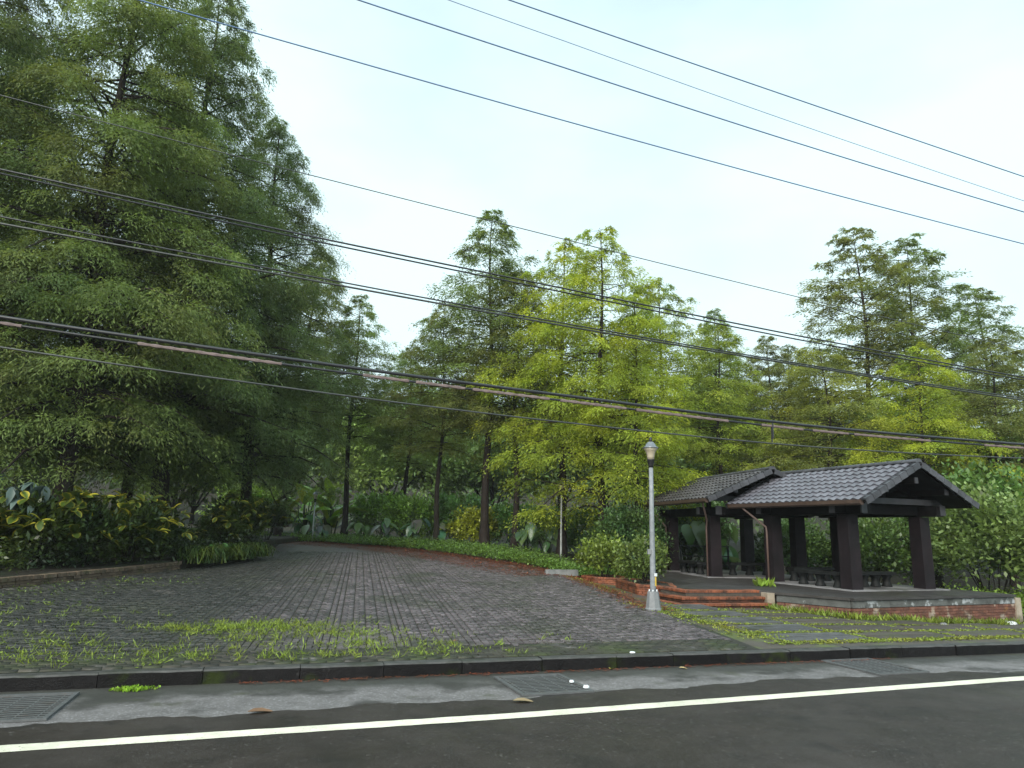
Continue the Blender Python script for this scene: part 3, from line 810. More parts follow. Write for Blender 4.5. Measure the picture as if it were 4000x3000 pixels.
MB().box((rel((7.12, 20.2))[0], rel((7.12, 20.2))[1], 0.34), (0.22, 0.3, 0.46), rad(15)).obj('step_pier', bpy.data.materials['limewashed_pier'], ter)

steps = tag(empty('brick_steps', (5.6, 20.0, 0)), 'three orange red brick steps up to the terrace beside the lamp post', 'steps')
def rel2(p): return (p[0] - 5.6, p[1] - 20.0)
SP = [(4.30, 21.1), (4.78, 19.85), (6.98, 20.42)]
SH = 0.142
for k in range(3):
    off = 0.02 + 0.27 * (2 - k)
    pl = offs(SP, off)
    z0 = TZ - SH * (3 - k) + 0.01 + (0.012 if k == 2 else 0)
    brick_run(steps, [rel2(p) for p in pl], lambda x, y, z0=z0: z0, 0, M['brick'], soldier=(0.105, 0.26, 0.066), joint=0.007, seed=20 + k, jit=0.004, inward=0.13, zoff=SH - 0.072)
    brick_run(steps, [rel2(p) for p in offs(SP, off - 0.04)], lambda x, y, z0=z0: z0, 1, M['brick_dark'], L=0.215, w=0.10, h=SH - 0.08, joint=0.008, seed=40 + k, jit=0.003, inward=0.05)
    MB().prism([rel2(p) for p in offs(SP, off - 0.12)] + [rel2((6.9, 20.9)), rel2((5.0, 21.3))], -0.1, z0 + SH - 0.03).obj('step_core', M['mortar'], steps)

# ------------------------------------------------------------------ pavilions
def tile_mesh(w, l, mat, key):
    n = 8; V = []; F = []
    for j, (yy, zz) in enumerate(((0.0, 0.048), (l * 1.08, 0.0))):
        for i in range(n + 1):
            s = i / n; V.append((s * w, yy, zz + 0.052 * (math.cos(2 * math.pi * s) * 0.5 + 0.5)))
    for i in range(n + 1):
        s = i / n; V.append((s * w, 0.004, -0.002 + 0.052 * (math.cos(2 * math.pi * s) * 0.5 + 0.5)))
    for i in range(n):
        F.append((i, i + 1, n + 1 + i + 1, n + 1 + i)); F.append((2 * (n + 1) + i, 2 * (n + 1) + i + 1, i + 1, i))
    return mesh_data(key, V, F, mat, False)

def pavilion(name, A, rz, w, dp, label, tmat, front, left_over, ridge_z, eave_z, seed, group):
    """A = near left post foot; local x runs along the gable, local y away along the ridge"""
    o = empty(name, (A[0], A[1], TZ), rz)
    tag(o, label, 'pavilion', group)
    H = 2.15; S = 0.42
    beam_z = H + 0.17
    for px, py in ((0, 0), (w, 0), (0, dp), (w, dp)):
        MB().box((px, py, H / 2 + 0.01), (S, S, H), 0, 0.95).obj('post', M['post'], o)
    # floor plinth
    mb = MB().box((w / 2, dp / 2, 0.008), (w + 0.95, dp + 0.95, 0.03)); mb.obj('plinth', M['pad'], o)
    # beams, the long ones run past the posts
    for px in (0, w):
        MB().box((px, dp / 2, beam_z), (0.30, dp + 1.5, 0.30)).obj('beam', M['beam'], o)
    for py in (0, dp):
        MB().box((w / 2, py, beam_z + 0.02), (w + 1.1, 0.26, 0.26)).obj('cross_beam', M['beam'], o)
        for px in (-0.555, w + 0.555):
            MB().box((px, py, beam_z + 0.02), (0.05, 0.20, 0.27)).obj('beam_cap', M['beam_end'], o)
    ez_, rz_ = eave_z - TZ, ridge_z - TZ
    hx = w / 2 + left_over
    run, rise_ = hx, rz_ - ez_
    sl = math.atan2(rise_, run); SLn = math.hypot(run, rise_)
    y0, y1 = -front, dp + front
    RL = y1 - y0
    # boarded deck of each slope
    for sgn in (-1, 1):
        mb = MB()
        p0 = Vector((w / 2, 0, rz_ - 0.05)); p1 = Vector((w / 2 + sgn * hx * 0.985, 0, ez_ - 0.035))
        t = 0.06
        V = [(p0.x, y0 + 0.04, p0.z), (p1.x, y0 + 0.04, p1.z), (p1.x, y1 - 0.04, p1.z), (p0.x, y1 - 0.04, p0.z)]
        V += [(x, y, z - t) for x, y, z in V]
        F = [(0, 1, 2, 3), (7, 6, 5, 4), (0, 4, 5, 1), (1, 5, 6, 2), (2, 6, 7, 3), (3, 7, 4, 0)]
        if sgn < 0: F = [tuple(reversed(f)) for f in F]
        mb.add(V, F).obj('roof_deck', M['beam'], o)
    # trusses: tie beam, king post, rafters at each gable and in the middle
    for py in (0.0, dp / 2, dp):
        for sgn in (-1, 1):
            MB().bar((w / 2, py, rz_ - 0.22), (w / 2 + sgn * hx * 0.93, py, ez_ - 0.06), 0.13, 0.18).obj('rafter', M['beam'], o)
        MB().box((w / 2, py, (beam_z + rz_) / 2), (0.16, 0.14, rz_ - beam_z - 0.2)).obj('king_post', M['beam'], o)
    MB().box((w / 2, -0.42, ez_ + 0.06), (w + 1.0, 0.10, 0.17)).obj('tie_beam', M['beam_end'], o)
    for px in (-0.12, w + 0.12):
        MB().box((px, -0.74, beam_z + 0.03), (0.22, 0.05, 0.30)).obj('beam_cap', M['beam_end'], o)
    for fx, fz in ((-0.55, 0.30), (0.0, 0.56), (0.55, 0.30)):
        MB().bar((w / 2 + fx * hx, y0 + 0.12, ez_ + fz * rise_), (w / 2 + fx * hx, y1 - 0.12, ez_ + fz * rise_), 0.12, 0.16).obj('purlin', M['beam'], o)
        MB().box((w / 2 + fx * hx, y0 + 0.10, ez_ + fz * rise_), (0.13, 0.035, 0.17)).obj('purlin_cap', M['beam_end'], o)
    # tiles
    rows_ = 8; tl = SLn / rows_
    nt_ = max(4, round(RL / 0.295)); tw = RL / nt_
    me = tile_mesh(tw, tl, tmat, name + '_tile')
    rg_ = random.Random(seed)
    roof = empty('roof', (0, 0, 0), 0, o)
    for sgn in (-1, 1):
        # tile frame: x along the ridge, y up the slope
        ex = Vector((0, -1, 0)) if sgn < 0 else Vector((0, 1, 0))
        ey = Vector((-sgn * math.cos(sl), 0, math.sin(sl)))
        ezv = ex.cross(ey)
        base = Vector((w / 2 + sgn * hx, y1 if sgn < 0 else y0, ez_))
        R3 = Matrix((ex, ey, ezv)).transposed().to_4x4()
        bulk = []
        for r in range(rows_):
            for c in range(nt_):
                mloc = R3.copy(); mloc.translation = base + ex * (c * tw) + ey * (r * tl - 0.05) + ezv * rg_.uniform(0.0, 0.004)
                if sgn < 0:
                    t_ = mobj('roof_tile', me, roof); t_.matrix_local = mloc
                else: bulk.append(mloc)
        if bulk:
            V0 = np.array([v.co[:] for v in me.vertices]); F0 = np.array([p.vertices[:] for p in me.polygons])
            VV = []; FF = []
            for i, mm in enumerate(bulk):
                a_ = np.array(mm); VV.append(V0 @ a_[:3, :3].T + a_[:3, 3]); FF.append(F0 + i * len(V0))
            t_ = mobj('far_slope_tiles', np_mesh('far_slope_tiles', np.concatenate(VV), np.concatenate(FF), tmat), roof); t_['kind'] = 'stuff'
        # verge tiles down both gable edges
        for ye, sg2 in ((y0, -1), (y1, 1)):
            for r in range(rows_):
                mb = MB(); yv = ye + sg2 * 0.02
                a0 = base.copy(); a0.y = yv
                pA = a0 + ey * (r * tl - 0.06); pB = a0 + ey * ((r + 1) * tl - 0.075)
                nrm = Vector((sgn * math.sin(sl), 0, math.cos(sl)))
                mb.bar(pA + nrm * 0.052, pB + nrm * 0.035, 0.19, 0.045, nrm)
                mb.bar(pA - nrm * 0.03 + Vector((0, sg2 * 0.085, 0)), pB - nrm * 0.045 + Vector((0, sg2 * 0.085, 0)), 0.04, 0.15, nrm)
                mb.obj('verge_tile', M['tile_dark'], roof)
    nr = 12; rl = (RL + 0.1) / nr
    for i in range(nr):
        V = []; F = []; ng = 8
        for j, ys in enumerate((y0 - 0.05 + i * rl, y0 - 0.05 + (i + 1) * rl + 0.03)):
            rr_ = 0.135 if j == 0 else 0.12
            for g in range(ng + 1):
                an = math.pi * g / ng; V.append((w / 2 + rr_ * math.cos(an), ys, rz_ + 0.02 + rr_ * 0.8 * math.sin(an)))
        for g in range(ng): F.append((g, g + 1, ng + 2 + g, ng + 1 + g))
        F.append(tuple(range(ng, -1, -1)))
        mobj('ridge_tile', mesh_data('ridge_tile', V, F, M['tile_dark'], False), roof)
    # eaves gutter and downpipe on the left
    gx = w / 2 - hx - 0.03
    V = []; F = []; prof = [(-0.075, 0.075), (-0.075, -0.03), (-0.03, -0.075), (0.05, -0.075), (0.07, -0.03), (0.07, 0.05)]
    for ys in (y0 + 0.05, y1 - 0.05):
        V += [(gx + a, ys, ez_ - 0.06 + b) for a, b in prof]
    np_ = len(prof); F = [(i, i + 1, np_ + i + 1, np_ + i) for i in range(np_ - 1)] + [tuple(range(np_ - 1, -1, -1)), tuple(range(np_, 2 * np_))]
    mobj('eaves_gutter', mesh_data('eaves_gutter', V, F, M['gutter_brown']), o)
    py = dp - 0.0
    MB().tube([(gx, py + 0.55, ez_ - 0.13), (gx + 0.05, py + 0.5, ez_ - 0.2), (-0.26, py + 0.02, 1.78), (-0.255, py, 1.6), (-0.255, py, 0.02)], 0.035, 8).obj('downpipe', M['pipe'], o, True)
    return o

pav1 = pavilion('pavilion', (10.04, 21.46), rad(21), 2.9, 3.2, 'nearer open pavilion with shiny grey wave-tiled gable roof on thick dark posts', M['tile'], 1.33, 0.72, 4.27, 3.13, 1, 'tiled roof pavilions on the terrace')
pav2 = pavilion('pavilion', (7.44, 26.44), rad(10), 3.35, 3.8, 'farther open pavilion with duller brown-grey tiled roof partly behind golden branches', M['tile_old'], 1.33, 0.78, 4.40, 3.32, 2, 'tiled roof pavilions on the terrace')
# second downpipe at the near post of the farther pavilion
MB().tube([(-0.72, -0.75, 2.6), (-0.27, -0.1, 2.0), (-0.255, 0, 1.75), (-0.255, 0, 0.02)], 0.033, 8).obj('downpipe', M['pipe'], pav2, True)

def bench(x, y, rz, L, legs, label, z=TZ + 0.022):
    o = empty('stone_bench', (x, y, z), rz)
    tag(o, label, 'bench', 'dark stone benches in the pavilions')
    mb = MB()
    nV = []
    mb.box((0, 0, 0.40), (L, 0.42, 0.075)); mb.box((0, 0, 0.446), (L - 0.03, 0.39, 0.018))
    mb.obj('seat', M['bench'], o)
    for i in range(legs):
        lx_ = (i - (legs - 1) / 2) * (L - 0.34) / max(1, legs - 1)
        MB().lathe([(0.15, 0.0), (0.16, 0.03), (0.135, 0.08), (0.105, 0.17), (0.115, 0.25), (0.165, 0.34), (0.165, 0.363)], 10, (lx_, 0, 0)).obj('leg', M['bench'], o, True)
    return o
r1 = Vector((math.cos(rad(21)), math.sin(rad(21)))); e1 = Vector((-r1.y, r1.x)); A1 = Vector((10.04, 21.46))
r2 = Vector((math.cos(rad(10)), math.sin(rad(10)))); e2 = Vector((-r2.y, r2.x)); A2 = Vector((7.44, 26.44))
def in1(a, b): p = A1 + r1 * a + e1 * b; return p.x, p.y
def in2(a, b): p = A2 + r2 * a + e2 * b; return p.x, p.y
bench(*in1(0.03, 1.25), rad(21 + 90), 1.75, 3, 'dark stone bench between the left posts of the nearer pavilion')
bench(*in1(1.5, 0.75), rad(21), 1.75, 4, 'dark stone bench across the front of the nearer pavilion')
bench(*in1(1.5, 3.2), rad(21), 1.75, 3, 'dark stone bench at the back of the nearer pavilion')
bench(*in2(0.0, 1.9), rad(10 + 90), 1.8, 3, 'dark stone bench between the left posts of the farther pavilion')
bench(*in2(1.9, 1.0), rad(10), 1.7, 3, 'dark stone bench behind the front post of the farther pavilion')

# railing behind the pavilions
rail = tag(empty('railing', (6.5, 32.0, TZ), rad(8)), 'dark metal railing along the back of the terrace behind the pavilions', 'railing')
for i in range(4):
    MB().box((i * 1.1, 0, 0.5), (0.06, 0.06, 1.0)).obj('rail_post', M['rail'], rail)
for z in (0.98, 0.55, 0.15):
    MB().box((1.65, 0, z), (3.4, 0.05, 0.05)).obj('rail_bar', M['rail'], rail)

# ------------------------------------------------------------------ brick planters, wheel stop, apron slabs
def planter(loc, poly, h_courses, label, seed):
    o = tag(empty('brick_planter', (loc[0], loc[1], 0)), label, 'planter', 'red brick planters beside the plaza')
    pl = [(x - loc[0], y - loc[1]) for x, y in poly]
    zb = min(G(*p) for p in poly) - 0.06
    brick_run(o, pl, lambda x, y: zb, h_courses, M['brick'], L=0.215, w=0.11, h=0.058, joint=0.009, seed=seed, soldier=(0.10, 0.16, 0.06))
    top = zb + h_courses * 0.067
    cx = sum(p[0] for p in pl) / len(pl); cy_ = sum(p[1] for p in pl) / len(pl)
    MB().prism(pl[:-1] if pl[0] == pl[-1] else pl, zb - 0.2, top + 0.02).obj('soil_fill', M['soil'], o)
    return o, top
P2 = [(3.55, 23.9), (3.85, 21.55), (4.75, 21.05), (4.95, 22.6), (4.3, 24.3), (3.55, 23.9)]
P1 = [(2.72, 26.5), (3.05, 25.75), (3.95, 25.45), (4.25, 26.6), (3.5, 27.4), (2.72, 26.5)]
pl2, pz2 = planter((4.2, 22.7), P2, 6, 'red brick planter nearest the lamp post and the steps', 31)
pl1, pz1 = planter((3.5, 26.4), P1, 5, 'farther red brick planter beside the concrete wheel stop', 32)

ws = tag(empty('wheel_stop', (1.95, 26.6, G(1.95, 26.6)), rad(16)), 'weathered concrete wheel stop block at the plaza edge', 'wheel stop')
mb = MB()
V = []; F = []
for x in (-0.62, -0.59, 0.59, 0.62):
    k_ = 0.85 if abs(x) > 0.6 else 1.0
    V += [(x, -0.11 * k_, 0.0), (x, -0.085 * k_, 0.20 * k_ + 0.01), (x, 0.085 * k_, 0.20 * k_ + 0.01), (x, 0.11 * k_, 0.0)]
for i in range(3):
    for j in range(3): a = i * 4 + j; F.append((a, a + 4, a + 5, a + 1))
F += [(0, 1, 2, 3), (15, 14, 13, 12)]
mb.add(V, F).obj('block', surf('old_concrete', (0.13, 0.14, 0.14), (0.22, 0.225, 0.225), 5, (0.6, 0.85), 0.4, 40, [((0.06, 0.06, 0.05), 2, 0.5, 0.66, 0.6)]), ws)
for x in (-0.4, 0.4): MB().lathe([(0.03, 0.205), (0.03, 0.217)], 8, (x, 0, 0)).obj('fixing_bolt', M['black'], ws)

apron = tag(empty('apron', (0, 0, 0)), 'worn mossy slab pavement between the kerb and the terrace', 'pavement', None, 'structure')
ads = np.linspace(0.12, 12, 30)
o = strip_sheet('apron_bed', ads, lambda d: uR(d) + 0.1, lambda d: 34.0, 40, M['apron'], 0.001)
o.parent = apron
for k_ in ('label', 'category', 'kind'):
    if k_ in o: del o[k_]
rs = random.Random(12)
slab_gaps = []
for c in range(7):
    for r in range(5):
        u0 = 5.55 + c * 2.15 - r * 0.10; d0 = 0.75 + r * 1.12
        if c >= 2 and r >= 3: continue
        if c >= 4 and r >= 2: continue
        sw, sd = (1.85, 0.82) if c == 0 else (1.9, 0.78)
        x, y = W(u0 + sw / 2, d0 + sd / 2)
        if c == 0: ns_ = 4
        else: ns_ = 2
        for k in range(ns_):
            xx, yy = W(u0 + sw / 2, d0 + sd * (k + 0.5) / ns_)
            key = ('slab', ns_, sw)
            if key not in BRK:
                h2 = sd / ns_ / 2 - 0.012
                BRK[key] = MB().box((0, 0, 0.004), (sw, 2 * h2, 0.05), 0, 0.995).data('paving_slab', M['slab'] if c == 0 else M['slab_brown'])
            mobj('paving_slab', BRK[key], apron, (xx, yy, G(xx, yy) + rs.uniform(-0.012, -0.004)), (rs.uniform(-0.006, 0.006), rs.uniform(-0.006, 0.006), rad(17)))
        slab_gaps += [(u0 - 0.16, d0 - 0.16, u0 + sw + 0.12, d0 - 0.16), (u0 - 0.16, d0 - 0.16, u0 - 0.16, d0 + sd + 0.12)]

# ------------------------------------------------------------------ drain grates
def grate(x, y, rz, wx, wy, label, bars, skew=0.0):
    o = tag(empty('drain_grate', (x, y, 0.004), rz), label, 'drain grate', 'steel drain grates in the gutter')
    MB().box((0, 0, 0.001), (wx, wy, 0.003)).obj('pit_shade', M['pit_shade'], o)  # flat dark sheet: shade of the drain hole put into its colour
    mb = MB()
    for s in (-1, 1):
        mb.box((s * wx / 2, 0, 0.012), (0.05, wy + 0.05, 0.024)); mb.box((0, s * wy / 2, 0.012), (wx - 0.05, 0.05, 0.0235))
    mb.obj('frame', M['grate'], o)
    key = ('bar', wx)
    for i in range(bars):
        MB().box((0, -wy / 2 + wy * (i + 0.5) / bars, 0.0065), (wx - 0.05, wy / bars * 0.36, 0.006)).obj('bar', M['grate'], o)
    for i in range(5):
        MB().box((-wx / 2 + wx * (i + 0.5) / 5, 0, 0.0055), (0.016, wy - 0.06, 0.004)).obj('cross_rod', M['grate'], o)
    return o
grate(-5.62, 8.62, rad(17), 1.1, 1.25, 'steel drain grate at the left edge of the gutter', 13)
grate(0.51, 10.51, rad(19), 0.98, 1.15, 'steel drain grate with white litter in the middle of the gutter', 13)
grate(6.10, 12.49, rad(19), 0.98, 1.20, 'steel drain grate farthest right in the gutter', 13)

# ------------------------------------------------------------------ lamp posts
def lamp(x, y, h, label, full=True, mat='galv', z=None, rz=0.0, s=1.0):
    o = tag(empty('lamp_post', (x, y, G(x, y) if z is None else z), rz), label, 'lamp post', 'park lamp posts')
    o.scale = (s, s, s)
    if full:
        MB().lathe([(0.20, -0.05), (0.20, 0.05), (0.19, 0.06), (0.18, 0.075), (0.135, 0.42), (0.125, 0.435), (0.125, 0.45)], 8).obj('base', M['lampbase'], o)
        for i in range(6):
            a = i * math.pi / 3 + 0.3
            MB().lathe([(0.016, 0.45), (0.016, 0.475), (0.010, 0.49)], 6, (0.10 * math.cos(a), 0.10 * math.sin(a), 0)).obj('bolt', M['white'], o)
    pr = 0.066 if full else 0.045
    MB().lathe([(pr * 1.12, 0.3 if full else -0.05), (pr * 1.05, 0.62), (pr, 1.2), (pr * 0.86, 2.4), (pr * 0.78, h - 0.72)], 12).obj('pole', M[mat], o, True)
    hz = h - 0.72
    MB().lathe([(0.062, hz - 0.02), (0.062, hz + 0.03), (0.075, hz + 0.06), (0.088, hz + 0.16), (0.096, hz + 0.175)], 14).obj('collar', M['black'], o, True)
    MB().lathe([(0.088, hz + 0.176), (0.092, hz + 0.25), (0.105, hz + 0.32), (0.132, hz + 0.39), (0.182, hz + 0.45)], 18).obj('lamp_shade', M['shade'], o, True)
    cap = MB().lathe([(0.198, hz + 0.452), (0.200, hz + 0.468), (0.138, hz + 0.50), (0.115, hz + 0.555), (0.075, hz + 0.60), (0.035, hz + 0.62)], 18).obj('lamp_cap', M['cap'], o, True)
    MB().lathe([(0.03, hz + 0.62), (0.045, hz + 0.65), (0.03, hz + 0.67), (0.042, hz + 0.70), (0.02, hz + 0.73)], 10).obj('finial', M['black'], cap, True)
    return o
lp = lamp(3.46, 17.54, 4.12, 'tall grey lamp post with cream bell lantern in front of the pavilions', z=0.30)
MB().box((-0.085, -0.03, 1.36), (0.08, 0.10, 0.12)).obj('junction_box', M['lampbase'], lp)
MB().box((0.055, -0.055, 0.68), (0.03, 0.025, 0.22), 0.75).obj('tape_band', M['yellow'], lp)
MB().box((0.055, -0.075, 0.83), (0.05, 0.04, 0.07), 0.6).obj('cable_tag', M['white'], lp)
lamp(2.45, 34.0, 3.9, 'slim white lamp pole rising from the ground cover into golden branches', False, 'galv_old')
lamp(-12.0, 44.6, 3.1, 'distant lantern post in front of the bright banana leaves', False, 'galv_old', s=1.0)

# ------------------------------------------------------------------ overhead cables (u along the kerb, height) on planes beside the road
CAB = [
 ('cable_glare', 0.011, -1.5, [(-0.74, 10.3), (0.17, 10.2), (4.02, 9.78), (9.93, 9.16)], 'highest overhead cable, crossing the top right corner of the sky'),
 ('cable_glare', 0.006, -1.5, [(-1.72, 10.04), (0.17, 9.8), (3.99, 9.3), (9.84, 8.63)], 'thinnest pale overhead cable between the two highest thick ones'),
 ('cable_glare', 0.011, -1.5, [(-3.05, 9.68), (0.17, 9.32), (3.97, 8.91), (9.8, 8.39)], 'third overhead cable from the top, below the thinnest one'),
 ('cable_glare', 0.010, -1.5, [(-5.89, 8.92), (-3.37, 8.7), (0.18, 8.39), (4.96, 8.02), (9.69, 7.71)], 'overhead cable crossing the open sky above all the centre treetops'),
 ('cable_grey', 0.0065, -1.5, [(-7.24, 7.21), (-3.21, 6.77), (-1.01, 6.54), (4.3, 6.01), (9.34, 5.58)], 'thin overhead cable touching the tip of the tallest centre tree'),
 ('cable', 0.012, -1.5, [(-7.1, 6.24), (-3.15, 5.895), (0.61, 5.605), (4.25, 5.335), (9.25, 5.045)], 'upper wire of the close pair just above the centre crowns'),
 ('cable', 0.011, -1.46, [(-7.1, 6.205), (-3.15, 5.855), (0.61, 5.56), (4.25, 5.285), (9.24, 5.01)], 'lower wire of the close pair just above the centre crowns'),
 ('cable', 0.010, -1.5, [(-7.01, 5.64), (-4.1, 5.41), (0.61, 5.07), (9.18, 4.65)], 'thinner upper wire of the pair through the centre crowns'),
 ('cable_grey', 0.013, -1.48, [(-7.0, 5.56), (-4.09, 5.36), (0.61, 5.04), (9.18, 4.62)], 'thicker grey lower wire of the pair through the centre crowns'),
 ('cable', 0.022, -1.5, [(-6.84, 4.41), (-3.99, 4.23), (0.61, 4.0), (4.15, 3.85), (9.05, 3.80)], 'thick black overhead cable above the pink wrapped one'),
 ('cable', 0.015, -1.47, [(-6.83, 4.345), (-3.99, 4.155), (0.61, 3.93), (4.14, 3.785), (9.04, 3.74)], 'overhead cable with pinkish spiral wrapping hanging under the thick black one'),
 ('cable_grey', 0.011, -1.5, [(-6.79, 4.05), (-3.96, 3.85), (0.61, 3.61), (4.12, 3.51), (9.01, 3.55)], 'lowest single overhead cable, passing just above the pavilion roofs'),
]
for mat, r_, d_, pts, lab in CAB:
    us = np.array([p[0] for p in pts]); zs_ = np.array([p[1] for p in pts])
    co = np.polyfit(us, zs_, 2 if len(pts) > 3 else 2)
    res = zs_ - np.polyval(co, us)
    uu = np.linspace(-24, 26, 61)
    # gentle sag: keep the fit, level off outside the span that was seen
    zz = np.polyval(co, np.clip(uu, -12, 14)) + (uu - np.clip(uu, -12, 14)) * np.where(uu < 0, np.polyval(np.polyder(co), -12), np.polyval(np.polyder(co), 14)) + np.interp(uu, us, res)
    P3 = [(*W(u_, d_), z_) for u_, z_ in zip(uu, zz)]
    wrap_ = 'pinkish' in lab
    o = MB().tube(P3, r_, 6).obj('overhead_cable', M[mat], None, True)
    tag(o, lab, 'cable', 'overhead cables along the road')
    if wrap_:
        rw = random.Random(2); s = -14.0
        while s < 14:
            L = rw.uniform(0.6, 1.7)
            n_ = int(L / 0.035)
            us2 = np.linspace(s, s + L, n_)
            zz2 = np.interp(us2, uu, zz)
            rr_ = [0.021 + 0.004 * math.sin(i * 1.35) + rw.uniform(-0.001, 0.001) for i in range(n_)]
            MB().tube([(*W(a, d_), b) for a, b in zip(us2, zz2)], rr_, 6).obj('cable_wrap', M['wrap'], o)
            s += L + (rw.uniform(0.08, 0.2) if rw.random() < 0.65 else rw.uniform(0.5, 1.3))
    if 'thick black' in lab:
        MB().box((*W(3.75, d_), float(np.interp(3.75, uu, zz)) - 0.13), (0.018, 0.018, 0.26)).obj('hanger', M['cable'], o)

# ------------------------------------------------------------------ cypress trees
PA = cypress_proto('great_cypress', M['needles'], seed=11, H=25, R=5.8, z0=0.17, nb=215, tpm=3.3, tuft=0.88, nf=17, K=7, droop=0.38, rise=0.28, leafL=0.145, leafW=0.034, power=0.62, trunk_r=0.36, hang=1.0)
PB = cypress_proto('broad_cypress', M['needles'], seed=23, H=24, R=5.5, z0=0.15, nb=205, tpm=3.3, tuft=0.88, nf=17, K=7, droop=0.40, rise=0.28, leafL=0.145, leafW=0.034, power=0.62, trunk_r=0.30, hang=1.0)
PC = cypress_proto('slim_cypress', M['needles'], seed=37, H=17, R=4.0, z0=0.40, nb=110, tpm=3.4, tuft=0.74, nf=12, K=6, droop=0.24, rise=0.28, leafL=0.155, leafW=0.044, power=0.80, trunk_r=0.19, hang=0.65, low=0.5)
PD = cypress_proto('young_cypress', M['needles'], seed=41, H=16, R=4.1, z0=0.38, nb=100, tpm=3.4, tuft=0.74, nf=12, K=6, droop=0.26, rise=0.26, leafL=0.155, leafW=0.044, power=0.72, trunk_r=0.17, hang=0.65, low=0.5)
PE = cypress_proto('open_cypress', M['needles'], seed=53, H=20, R=5.3, z0=0.24, nb=135, tpm=2.7, tuft=0.74, nf=11, K=6, droop=0.14, rise=0.36, leafL=0.19, leafW=0.052, power=0.66, trunk_r=0.22, hang=0.45)
PF = cypress_proto('golden_cypress', M['needles_gold'], seed=67, H=15, R=4.4, z0=0.17, nb=95, tpm=3.2, tuft=0.78, nf=13, K=7, droop=0.28, rise=0.20, leafL=0.145, leafW=0.042, power=0.62, trunk_r=0.2, hang=0.8, low=0.75)
PG = cypress_proto('tall_golden_cypress', M['needles_gold'], seed=71, H=16, R=4.2, z0=0.33, nb=95, tpm=3.2, tuft=0.78, nf=12, K=6, droop=0.24, rise=0.26, leafL=0.15, leafW=0.044, power=0.66, trunk_r=0.19, hang=0.75, low=0.6)
DK = (0.135, 0.205, 0.078); MD = (0.18, 0.255, 0.08); OL = (0.22, 0.26, 0.08); GD = (0.30, 0.39, 0.06); GN = (0.22, 0.31, 0.095)
TG = 'cypress trees round the plaza'
T = [
 ('bald_cypress', PA, -19.5, 22.5, 1.00, 0.4, DK, 'huge dark cypress at the left edge of the picture'),
 ('bald_cypress', PB, -15.0, 24.2, 1.06, 2.1, MD, 'great cypress with the thick trunk behind the croton hedge'),
 ('bald_cypress', PA, -14.1, 29.0, 1.03, 3.3, DK, 'great cypress whose tip leaves the frame, right of the thickest trunk'),
 ('bald_cypress', PB, -12.6, 34.5, 0.94, 5.0, DK, 'dark cypress with low branches at the plaza end of the left hedge'),
 ('bald_cypress', PB, -17.5, 33.0, 0.95, 1.0, MD, 'cypress standing behind the great left ones'),
 ('bald_cypress', PA, -23.5, 30.0, 0.9, 5.6, MD, 'cypress farthest left in the back row'),
 ('bald_cypress', PC, -14.0, 44.0, 1.12, 0.7, OL, 'leaning cypress with a forked trunk beyond the left shrubs'),
 ('bald_cypress', PC, -10.3, 45.5, 0.95, 1.9, GN, 'pointed cypress with a bare lower trunk at the far end of the plaza'),
 ('bald_cypress', PD, -4.2, 42.5, 0.93, 0.2, OL, 'small cypress with a bare dark trunk, first of the centre row from the left'),
 ('bald_cypress', PC, -1.3, 39.5, 1.16, 4.4, MD, 'tall pointed cypress in the middle of the picture'),
 ('bald_cypress', PD, 0.3, 38.5, 0.98, 3.1, OL, 'cypress just right of the tall pointed one, third trunk of the centre row'),
 ('bald_cypress', PG, 2.65, 36.5, 1.05, 1.2, GD, 'yellow-green cypress behind the slim white lamp pole'),
 ('bald_cypress', PF, 4.2, 33.0, 1.10, 2.7, GD, 'bright yellow-green cypress behind the first brick planter'),
 ('bald_cypress', PG, 5.5, 30.9, 0.80, 0.5, GD, 'golden cypress spreading over the farther pavilion roof'),
 ('bald_cypress', PG, 9.0, 42.0, 1.05, 3.9, GN, 'rounded green cypress right of the golden ones'),
 ('bald_cypress', PC, 14.6, 50.0, 1.02, 0.9, GN, 'slim grey-green cypress showing in the gap between centre and right groups'),
 ('bald_cypress', PE, 22.0, 43.0, 1.06, 1.5, OL, 'open brownish cypress, left of the twin tops behind the pavilions'),
 ('bald_cypress', PE, 26.6, 45.5, 1.08, 4.0, MD, 'open cypress, right of the twin tops behind the pavilions'),
 ('bald_cypress', PE, 31.4, 46.0, 0.92, 2.2, MD, 'lower cypress on the right shoulder of the twin tops'),
 ('bald_cypress', PG, 16.6, 37.0, 0.78, 5.2, OL, 'olive cypress with bare fork branches above the nearer roof'),
 ('bald_cypress', PG, 20.2, 34.5, 0.74, 0.9, GD, 'low yellow-green cypress right behind the nearer pavilion roof'),
 ('bald_cypress', PD, 25.2, 36.5, 0.80, 2.6, OL, 'low olive cypress at the right edge above the leafy thicket'),
 ('bald_cypress', PD, -7.2, 50.0, 0.86, 0.4, GN, 'low cypress in the gap between the far pointed one and the centre row'),
 ('bald_cypress', PC, 17.6, 47.5, 0.88, 2.4, OL, 'thin cypress in the gap left of the twin tops'),
 ('bald_cypress', PD, 19.8, 49.5, 0.92, 5.1, GN, 'greyish cypress touching the left side of the twin tops'),
 ('bald_cypress', PD, 12.0, 40.5, 0.86, 3.0, GD, 'green-gold cypress above the ridge of the farther pavilion'),
 ('bald_cypress', PD, 38.5, 47.0, 0.9, 1.1, GN, 'small cypress tip at the far right edge'),
]
for nm, pr, x, y, s, rz, c, lab in T:
    plant_tree(nm, pr, x, y, s, rz, c, lab, TG, sxy=1.3 if 'low' in lab.split()[0:2] or 'olive' in lab else 1.1 if y > 35 else 1.0, lean=((0.0, 0.07) if 'leaning' in lab else (0, 0)))

